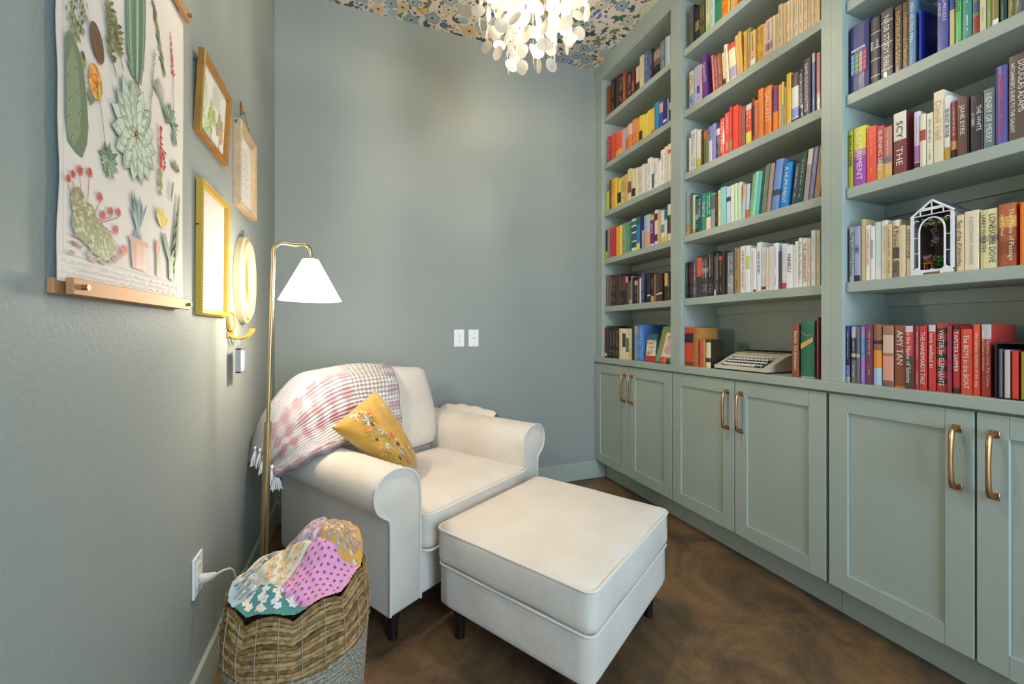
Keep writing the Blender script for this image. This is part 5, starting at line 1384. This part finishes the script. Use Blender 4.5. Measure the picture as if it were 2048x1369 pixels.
# slender sprig and red stalk
ln([(358, 515), (340, 580), (306, 646)], 2.5, '6f6a3c')
for k in range(26): t_ = k / 26; el(358 - 52 * t_ + R_(-7, 7), 520 + 126 * t_, 7, 5, rp.choice(('7d7c48', '98935c', '5f5f3a')), R_(0, 3))
ln([(411, 440), (410, 545), (396, 632)], 2, '9a6a58')
for k in range(60): t_ = R_(0, 1); lf(408 - 14 * t_ + R_(-3, 3), 545 + 95 * t_, R_(-1.1, 4.2), R_(7, 16) * (1.15 - t_), 3.6, rp.choice(('d2483e', 'c83a3c', 'e0685a')))
# creeping branch
ln([(286, 395), (300, 440), (310, 545)], 3.4, '93a184')
for k in range(20): t_ = k / 20; lf(290 + 20 * t_ + R_(-4, 4), 400 + 140 * t_, 1.2 + R_(-.5, .5), 10, 3.4, rp.choice(('93a184', 'a88a78', '7d8c6e')))
for k in range(9): ln(cr([(306, 462, 0), (330 + k * 2, 492 - k * 6, 0), (362 + k, 478 - k * 9, 0)], 5), 3, rp.choice(('97a287', '8a7a6c', 'a5ae92')), 1.5)
# agaves
for (u, v, n, L, W, c, a0, sp_) in ((396, 425, 15, 46, 12, ('5f7a66', '7f9a80', '4c6250', '93a88c'), -.4, 4.0), (132, 230, 22, 34, 10, ('60765c', '7e9474', '49604a', 'a2b090'), 0, 6.2), (422, 318, 11, 28, 8, ('7a7c48', '8f9058', '5c5e36'), .4, 2.4)):
    for k in range(n): lf(u, v, a0 + sp_ * k / n, L * R_(.75, 1.1), W, rp.choice(c), 'c9d0b0', R_(-.2, .2))
for k in range(5): lf(408, 412, -1.5 + k * .18, 40, 9, rp.choice(('8a9c80', '6f866c')))
ln([(124, 236), (104, 320)], 1.6, '7a6a50'); el(102, 334, 5, 17, 'd2b75c', .12)
# great rosette in the centre
for ring, (n, r, L, W) in enumerate(((15, 58, 60, 36), (13, 42, 52, 33), (11, 26, 42, 27), (8, 12, 30, 19), (6, 4, 18, 12))):
    for k in range(n):
        a_ = 2 * pi * k / n + ring * .3; u, v = 226 + r * .6 * cos(a_), 318 + r * .72 * sin(a_); q = L * (1.15 if sin(a_) > .6 else .92)
        lf(u, v, a_, q, W, ('8c9c78', '93a382', '7f9070')[(k + ring) % 3]); lf(u + 2 * cos(a_), v + 2 * sin(a_), a_, q * .93, W * .8, ('b4bfa2', 'c3ccb6', 'a9b698', 'd0d6c4')[(k + ring) % 4]); lf(u + 3 * cos(a_ + .3), v + 3 * sin(a_ + .3), a_ + .05, q * .7, W * .34, 'd3d9c8')
        if k % 3 == 0: el(u + q * .97 * cos(a_), v + q * .97 * sin(a_), 2.4, 1.6, 'c4827a', a_, 7)
for k in range(16): lf(226 + R_(-14, 14), 318 + R_(-14, 14), R_(0, 6), 12, 5, rp.choice(('7a6a3c', '8a7a4c', 'a8a070')))
# red chain flower
ln([(338, 235), (345, 320), (340, 390)], 3, '9a9660')
for k in range(60): t_ = R_(0, 1); el(342 + R_(-6, 6), 292 + 96 * t_, 3.4, 3, rp.choice(('c23a40', 'd45a58', 'a83038')))
for k in range(14): el(358 + R_(-6, 6), 296 + R_(0, 44), 4, 4, 'c8444a')
for k in range(24): t_ = R_(0, 1); el(340 + R_(-6, 6), 232 + 56 * t_, 5, 4, rp.choice(('a3a46a', '8a8c50')), R_(0, 3))
# echeveria mound with red flowers
for k in range(46): lf(R_(16, 150), R_(44, 82), R_(-.3, .3), R_(14, 26), 6, rp.choice(('a87a62', 'b88e74', '96664e')))
for (u, v, a_, b) in ((44, 128, 19, 26), (72, 112, 21, 25), (56, 96, 30, 26), (92, 86, 32, 32), (118, 78, 26, 30)):
    el(u, v, a_, b, '8c9362', 0, 18)
    for k in range(42): q, w2 = R_(0, 6.28), sqrt(R_(0, 1)); el(u + a_ * .9 * w2 * cos(q), v + b * .9 * w2 * sin(q), 3.6, 3.2, rp.choice(('a4a876', 'bcbc8c', '767e50', 'c8c490')), q, 8)
for (u, v) in ((19, 159), (30, 170), (48, 182), (73, 188), (103, 156), (112, 128), (136, 140), (162, 146), (154, 112), (186, 82), (176, 74)):
    ln([(60 + (u - 60) * .35, 108), (u - 2, v - 10)], 2, 'b87a6a')
    for k in range(10): a_ = 2 * pi * k / 10; lf(u, v, a_, 10 if u > 40 else 7, 4, rp.choice(('d2604c', 'e07f62', 'c24f44')))
    el(u, v, 4, 4.5, 'b8443a')
# potted aloe
for k in range(28): a_ = pi / 2 + (k - 13.5) * .052; lf(236 + (k - 13.5) * 1.7, 104, a_ + R_(-.05, .05), R_(70, 112), 12, rp.choice(('6f8688', '8a9c98', '5a7074', '9aaaa2')), 'b8c4bc')
pl([(200, 112), (278, 110), (280, 100), (199, 102)], 'c99878'); pl([(203, 102), (276, 100), (268, 50), (212, 50)], 'd0a488'); pl([(203, 102), (228, 101), (228, 50), (212, 50)], 'b88a70'); pl([(262, 100), (276, 100), (268, 50), (258, 50)], 'dcb69c')
# yellow flowered cactus and pole cactus
pl([(352, 150), (366, 152), (384, 118), (398, 92), (396, 48), (384, 48), (380, 92), (362, 116), (350, 136)], '8a9a6c')
pl([(392, 100), (400, 112), (418, 96), (436, 118), (440, 200), (448, 262), (440, 268), (428, 200), (420, 128), (404, 80), (412, 46), (396, 46)], '9aa67c')
pl([(398, 232), (410, 284), (402, 286), (392, 250)], '8a8a58'); ln([(432, 120), (438, 230)], 3, '6f7c52')
for k in range(20): a_ = pi / 2 + (k - 9.5) * .1; lf(346, 160, a_, R_(38, 54), 9, rp.choice(('e6cd62', 'dcbc48', 'efe08c')), 'c8a83c')
pl([(318, 96), (334, 96), (332, 48), (320, 48)], 'a9ac82'); el(324, 112, 10, 18, 'd48a72', 0, 14)
for k in range(12): el(324 + R_(-7, 7), 112 + R_(-14, 14), 2, 2, 'e0a890')
for r in range(3):
    u = 22
    while u < 452:
        w2 = R_(6, 22); P.rect(u * M_, (u + w2) * M_, (32 - r * 9) * M_, (34.4 - r * 9) * M_, 'c2b8ae'); u += w2 + R_(3, 18)
P.build('printed_cacti', PRINT, po, frame_mtx((.0128, 0, 0), (0, 1, 0), (0, 0, 1), (1, 0, 0)))
RAIL = RGB('copper_rail', 'b5895c', .6, metal=.45)
for z in (-.020, PH - .004):
    G().box(.0145, .0245, .010, PW + .004, z, z + .026, bev=.001).build('front_rail', RAIL, po)
    G().box(.001, .0095, -.006, PW - .02, z, z + .024, bev=.001).build('back_rail', RAIL, po)
    for y in (.032, PW - .010): G().tube([(.0243, y, z + .013), (.032, y, z + .013)], .0045, 10).build('screw', BRASS, po, smooth=True)
def picture(name, label, y0, w_, z0, h, bar_, dep, mt, tilt=0.0, x=.001):
    r = thing(name, label, 'picture'); r.matrix_world = frame_mtx((x, y0 + w_ / 2, z0 + h / 2), (0, 1, 0), (0, 0, 1), (1, 0, 0)) @ Matrix.Translation((0, -h / 2, 0)) @ Matrix.Rotation(tilt, 4, 'X') @ Matrix.Translation((0, h / 2, 0))
    rails(G(), w_, h, bar_, dep).build('frame', mt, r)
    return r
fa = picture('framed_picture', 'amber framed watercolour of trees with a poem, hung above the white print', -1.258, .272, 1.661, .236, .017, .018, AMBER, radians(3), .001)
G().box(-.122, .122, -.104, .104, .001, .004).build('paper', RGB('cream_paper', 'e3dccd', .7), fa)
P = Paint(1e-5)
for cx, cy, cs in ((-.085, .005, ('bcc49a', 'cdd0aa', 'd8d6b8')), (-.01, -.03, ('b4be7c', '9eb070', 'd0c070')), (.07, -.035, ('d0a088', 'c49a78', 'a9b07c'))):
    P.line([(cx, cy - .02), (cx + .004, cy - .065)], .004, 'a89a7c')
    for k in range(34): a_ = R_(0, 6.28); q = sqrt(R_(0, 1)); P.ell(cx + .03 * q * cos(a_), cy + .045 * q * sin(a_) + .012, .010, .009, rp.choice(cs), R_(0, 3), 9)
for k in range(12): P.ell(R_(-.12, -.03), R_(-.09, -.05), .02, .012, rp.choice(('c3ca9c', 'd0d4b0')), R_(0, 1), 9)
for k in range(7): P.rect(-.01 - .006 * (k % 3), .05 + .01 * (k % 2), .078 - k * .009, .0795 - k * .009, '8a8478')
P.build('watercolour', PRINT, fa, frame_mtx((0, 0, .0045), (1, 0, 0), (0, 1, 0), (0, 0, 1)))
G().tube([(-.13, .08, -.012), (-.137, .084, -.004), (-.139, .086, .002)], .002, 6).build('hanger', STEEL, fa, smooth=True)
fb = picture('framed_picture', 'deep pale oak frame with blue script, hung by wire from a brass hook', -.852, .252, 1.572, .322, .014, .028, OAK)
G().box(-.115, .115, -.15, .15, .003, .006).build('paper', RGB('grey_paper', 'dcd9d0', .7), fb)
P = Paint(1e-5)
for r in range(6): P.line([(q.x, q.y) for q in cr([(-.07 + k * .016, .08 - r * .032 + .008 * sin(k * 2.3 + r), 0) for k in range(9)], 4)], .0028, '8fb0b4')
P.build('script', PRINT, fb, frame_mtx((0, 0, .0065), (1, 0, 0), (0, 1, 0), (0, 0, 1)))
hk = G().tube([(-.02 + .0, .262, .006), (-.02, .24, .006), (-.02, .228, .014), (-.02, .236, .018)], .003, 8); hk.box(-.027, -.013, .225, .272, .0, .003); hk.build('brass_hook', BRASS, fb)
G().tube([(-.118, .165, .012), (-.02, .232, .012), (.118, .165, .012)], .0012, 5).build('wire', STEEL, fb)
G().lathe([(.007, 0), (.007, .003), (.003, .004), (0, .004)], 12).build('eyelet', STEEL, fb, mtx=Matrix.Translation((-.126, .148, .012)) @ Matrix.Rotation(-pi / 2, 4, 'Y'))
fc = picture('framed_picture', 'yellow gilt beaded frame with white script print, lowest of the square frames', -1.243, .276, 1.142, .392, .018, .017, BEAD, radians(.4))
G().box(-.122, .122, -.18, .18, .001, .003).build('paper', RGB('white_paper', 'cdc7bc', .7), fc)
g = G()
for i in range(46):
    for sx in (-1, 1):
        for mode in (0, 1):
            if mode == 0: c_ = (sx * .134, -.19 + i * .38 / 45)
            elif i < 32: c_ = (-.132 + i * .264 / 31, sx * .192)
            else: continue
            g.lathe([(0, -.0022), (.0026, 0), (0, .0024)], 6, (c_[0], c_[1], .0165))
g.build('beading', BEAD, fc, smooth=True)['kind'] = 'stuff'
P = Paint(1e-5)
P.line([(.035, -.09), (.035, .075)], .0016, 'b4aea6')
P.line([(q.x, q.y) for q in cr([(-.02 + .010 * sin(k * 2.1), .045 - k * .0085, 0) for k in range(11)], 5)], .0016, 'c4bdb2')
P.build('script', PRINT, fc, frame_mtx((0, 0, .0035), (1, 0, 0), (0, 1, 0), (0, 0, 1)))
G().tube([(-.128, .06, -.001), (-.139, .062, .002), (-.142, .062, .008)], .002, 6).build('hanger', STEEL, fc, smooth=True)
# oval frame
ov = thing('oval_picture', 'oval cream gilt frame with white flowers on olive green, beside the lamp pole', 'picture'); ov.matrix_world = frame_mtx((.001, -.735, 1.299), (0, 1, 0), (0, 0, 1), (1, 0, 0))
OVM = RGB('cream_gilt', 'd9c49a', .4, metal=.2); ea, eb = .122, .173
g = G(); N = 64; prof = [(0, 0), (0, .020), (.008, .025), (.013, .020), (.016, .030), (.026, .034), (.036, .026), (.040, .010), (.040, .003)]
g.grid([[((ea - d_) * cos(2 * pi * k / N), (eb - d_) * sin(2 * pi * k / N), z) for d_, z in prof] for k in range(N + 1)])
g.build('frame', OVM, ov, smooth=True)
P = Paint(1e-5); P.ell(0, 0, ea - .038, eb - .038, 'a19a33', 0, 48)
for k in range(9): P.leaf(R_(-.04, .02), -.10 + k * .018, R_(.5, 2.4), .05, .016, rp.choice(('7f8530', 'b4ac44', '6a7a34')))
for k in range(11):
    x, y = -.02 + R_(-.035, .03), -.08 + k * .014 + R_(-.01, .01)
    for q in range(6): P.ell(x + .012 * cos(q * 1.05), y + .012 * sin(q * 1.05), .010, .008, rp.choice(('e8dcd2', 'dcc4bc', 'f0e8e0')), q, 8)
    P.ell(x, y, .005, .005, 'd8c060')
P.build('flower_print', PRINT, ov, frame_mtx((0, 0, .006), (1, 0, 0), (0, 1, 0), (0, 0, 1)))
G().tube([(0, .172, .004), (.0, .185, .006), (.004, .192, .008), (0, .198, .004)], .003, 6).build('hanger', STEEL, ov, smooth=True)
# small round plaque
rd = thing('round_plaque', 'small round gilt rimmed plaque under the corner of the gilt frame', 'plaque'); rd.matrix_world = frame_mtx((.001, -.905, 1.129), (0, 1, 0), (0, 0, 1), (1, 0, 0))
G().lathe([(.036, 0), (.037, .008), (.034, .012), (.030, .010), (.030, .006)], 36).build('rim', GOLD, rd, smooth=True)
G().lathe([(.031, .006), (.02, .0085), (0, .009)], 36).build('pearl_disc', RGB('pearl', 'cfc6c0', .3, noise=(40, 'a8a0a4', .7)), rd, smooth=True)
# brass double hook with the little glass box
hkr = thing('wall_hook', 'brass double coat hook on the left wall under the round plaque', 'hook', (0, -.90, 1.082))
G().box(.001, .005, -.035, .035, -.012, .012, bev=.002).build('back_plate', GOLD, hkr)
for y in (-.02, .02): G().tube(cr([(.004, y, 0), (.02, y + .004, -.012), (.045, y + .012, -.010), (.062, y + .02, .006), (.068, y + .024, .022)], 5), [.005] * 16 + [.0055, .006, .0065, .007, .0072], 10).build('prong', GOLD, hkr, smooth=True)
bx = thing('hanging_glass_box', 'tiny silver framed glass box hanging from the brass hook', 'ornament', (.034, -.897, .945))
SV = RGB('aged_silver', 'a9a9b0', .35, metal=.8); g = G()
for y in (-.034, .030): g.box(-.008, .008, y, y + .004, 0, .088)
for z in (0, .084): g.box(-.008, .008, -.034, .034, z, z + .004)
g.build('box_frame', SV, bx)
G().box(-.004, .004, -.030, .030, .004, .084).build('picture_card', RGB('pearl_card', 'd6d6da', .3, noise=(30, 'b4b4bc', .8)), bx)
for y, q in ((-.026, -.014), (0, 0), (.026, .014)): G().tube([(0, y, .088), (.0, y * .7 + q * .2, .112), (-.004, q, .128)], .0012, 5).lathe([(0, -.004), (.004, 0), (0, .005)], 8, (0, y, .094)).build('chain', SV, bx)

# ------------------------------------------------------------------ capiz chandelier
CHN = thing('chandelier', 'lit chandelier of dangling round capiz shell discs under the ceiling', 'chandelier', (CX_, CY_, CZ_))
G().lathe([(0, -.03), (.05, -.028), (.06, -.012), (.062, -.001), (0, -.001)], 28).build('ceiling_rose', STEEL, CHN, smooth=True)
G().tube([(0, 0, -.02), (0, 0, -.30)], .005, 8).build('rod', STEEL, CHN)
CAP = bpy.data.materials.new('capiz_shell'); CAP.use_nodes = True; nt = CAP.node_tree; nt.nodes.remove(nt.nodes['Principled BSDF'])
df, tr, gl, m1, m2 = [nt.nodes.new(q) for q in ('ShaderNodeBsdfDiffuse', 'ShaderNodeBsdfTranslucent', 'ShaderNodeBsdfGlossy', 'ShaderNodeMixShader', 'ShaderNodeMixShader')]
nz = nt.nodes.new('ShaderNodeTexNoise'); nz.inputs['Scale'].default_value = 45; nz.inputs['Detail'].default_value = 4
rmp = nt.nodes.new('ShaderNodeValToRGB'); rmp.color_ramp.elements[0].color = lin('a39c8e'); rmp.color_ramp.elements[1].color = lin('ddd8ce'); rmp.color_ramp.elements[0].position = .35; rmp.color_ramp.elements[1].position = .6
nt.links.new(nz.outputs[0], rmp.inputs[0])
for q in (df, tr): nt.links.new(rmp.outputs[0], q.inputs['Color'])
gl.inputs['Roughness'].default_value = .25; m1.inputs[0].default_value = .5; m2.inputs[0].default_value = .06
nt.links.new(df.outputs[0], m1.inputs[1]); nt.links.new(tr.outputs[0], m1.inputs[2]); nt.links.new(m1.outputs[0], m2.inputs[1]); nt.links.new(gl.outputs[0], m2.inputs[2]); nt.links.new(m2.outputs[0], nt.nodes['Material Output'].inputs[0])
NYL = RGB('nylon_strand', 'c9c6c0', .4); rc = random.Random(17); disc = None; nst = 0
for R, n, z0, z1 in ((.205, 17, -.33, -.79), (.145, 13, -.33, -.88), (.085, 8, -.33, -.93)):
    G().tube([(R * cos(2 * pi * k / 40), R * sin(2 * pi * k / 40), -.30) for k in range(40)], .004, 6, True).build('ring', STEEL, CHN, smooth=True)
    for s_ in range(3): a_ = 2 * pi * s_ / 3 + R * 9; G().tube([(0, 0, -.30), (R * cos(a_), R * sin(a_), -.30)], .003, 5).build('spoke', STEEL, CHN)
    for k in range(n):
        a_ = 2 * pi * k / n + R * 20; x, y = R * cos(a_), R * sin(a_); zb = z1 + rc.uniform(-.015, .05); st = G().tube([(x, y, -.30), (x, y, zb)], .0006, 4).build('strand', NYL, CHN)
        z = zb - .0
        while z < -.36:
            r_ = .0255 * rc.uniform(.95, 1.05)
            if disc is None:
                g = G(); M2 = 22; ring = [(r_ * cos(2 * pi * q / M2), 0, r_ * sin(2 * pi * q / M2)) for q in range(M2)]
                g.add([(0, .0015, 0)] + ring, [(0, 1 + q, 1 + (q + 1) % M2) for q in range(M2)])
                disc = g.build('shell_disc', CAP, st, fix=False); o = disc
            else: o = disc.copy(); COL.objects.link(o); o.parent = st
            o.location = (x + rc.uniform(-.004, .004), y + rc.uniform(-.004, .004), z); o.rotation_euler = (rc.uniform(-.3, .3), rc.uniform(-.2, .2), rc.uniform(0, 6.3))
            z += rc.uniform(.056, .075)
for k in range(3):
    a_ = 2 * pi * k / 3 + .5; x, y = .045 * cos(a_), .045 * sin(a_)
    G().lathe([(0, -.05), (.014, -.045), (.022, -.025), (.018, 0), (.010, .016), (.010, .05)], 14, (x, y, -.44)).build('bulb', MATS['lit_bulb'], CHN, smooth=True)
    light('chandelier_light', 'POINT', (x, y, -.53), CHAND_W / 3, (1, .85, .66), parent=CHN, shadow_soft_size=.03)
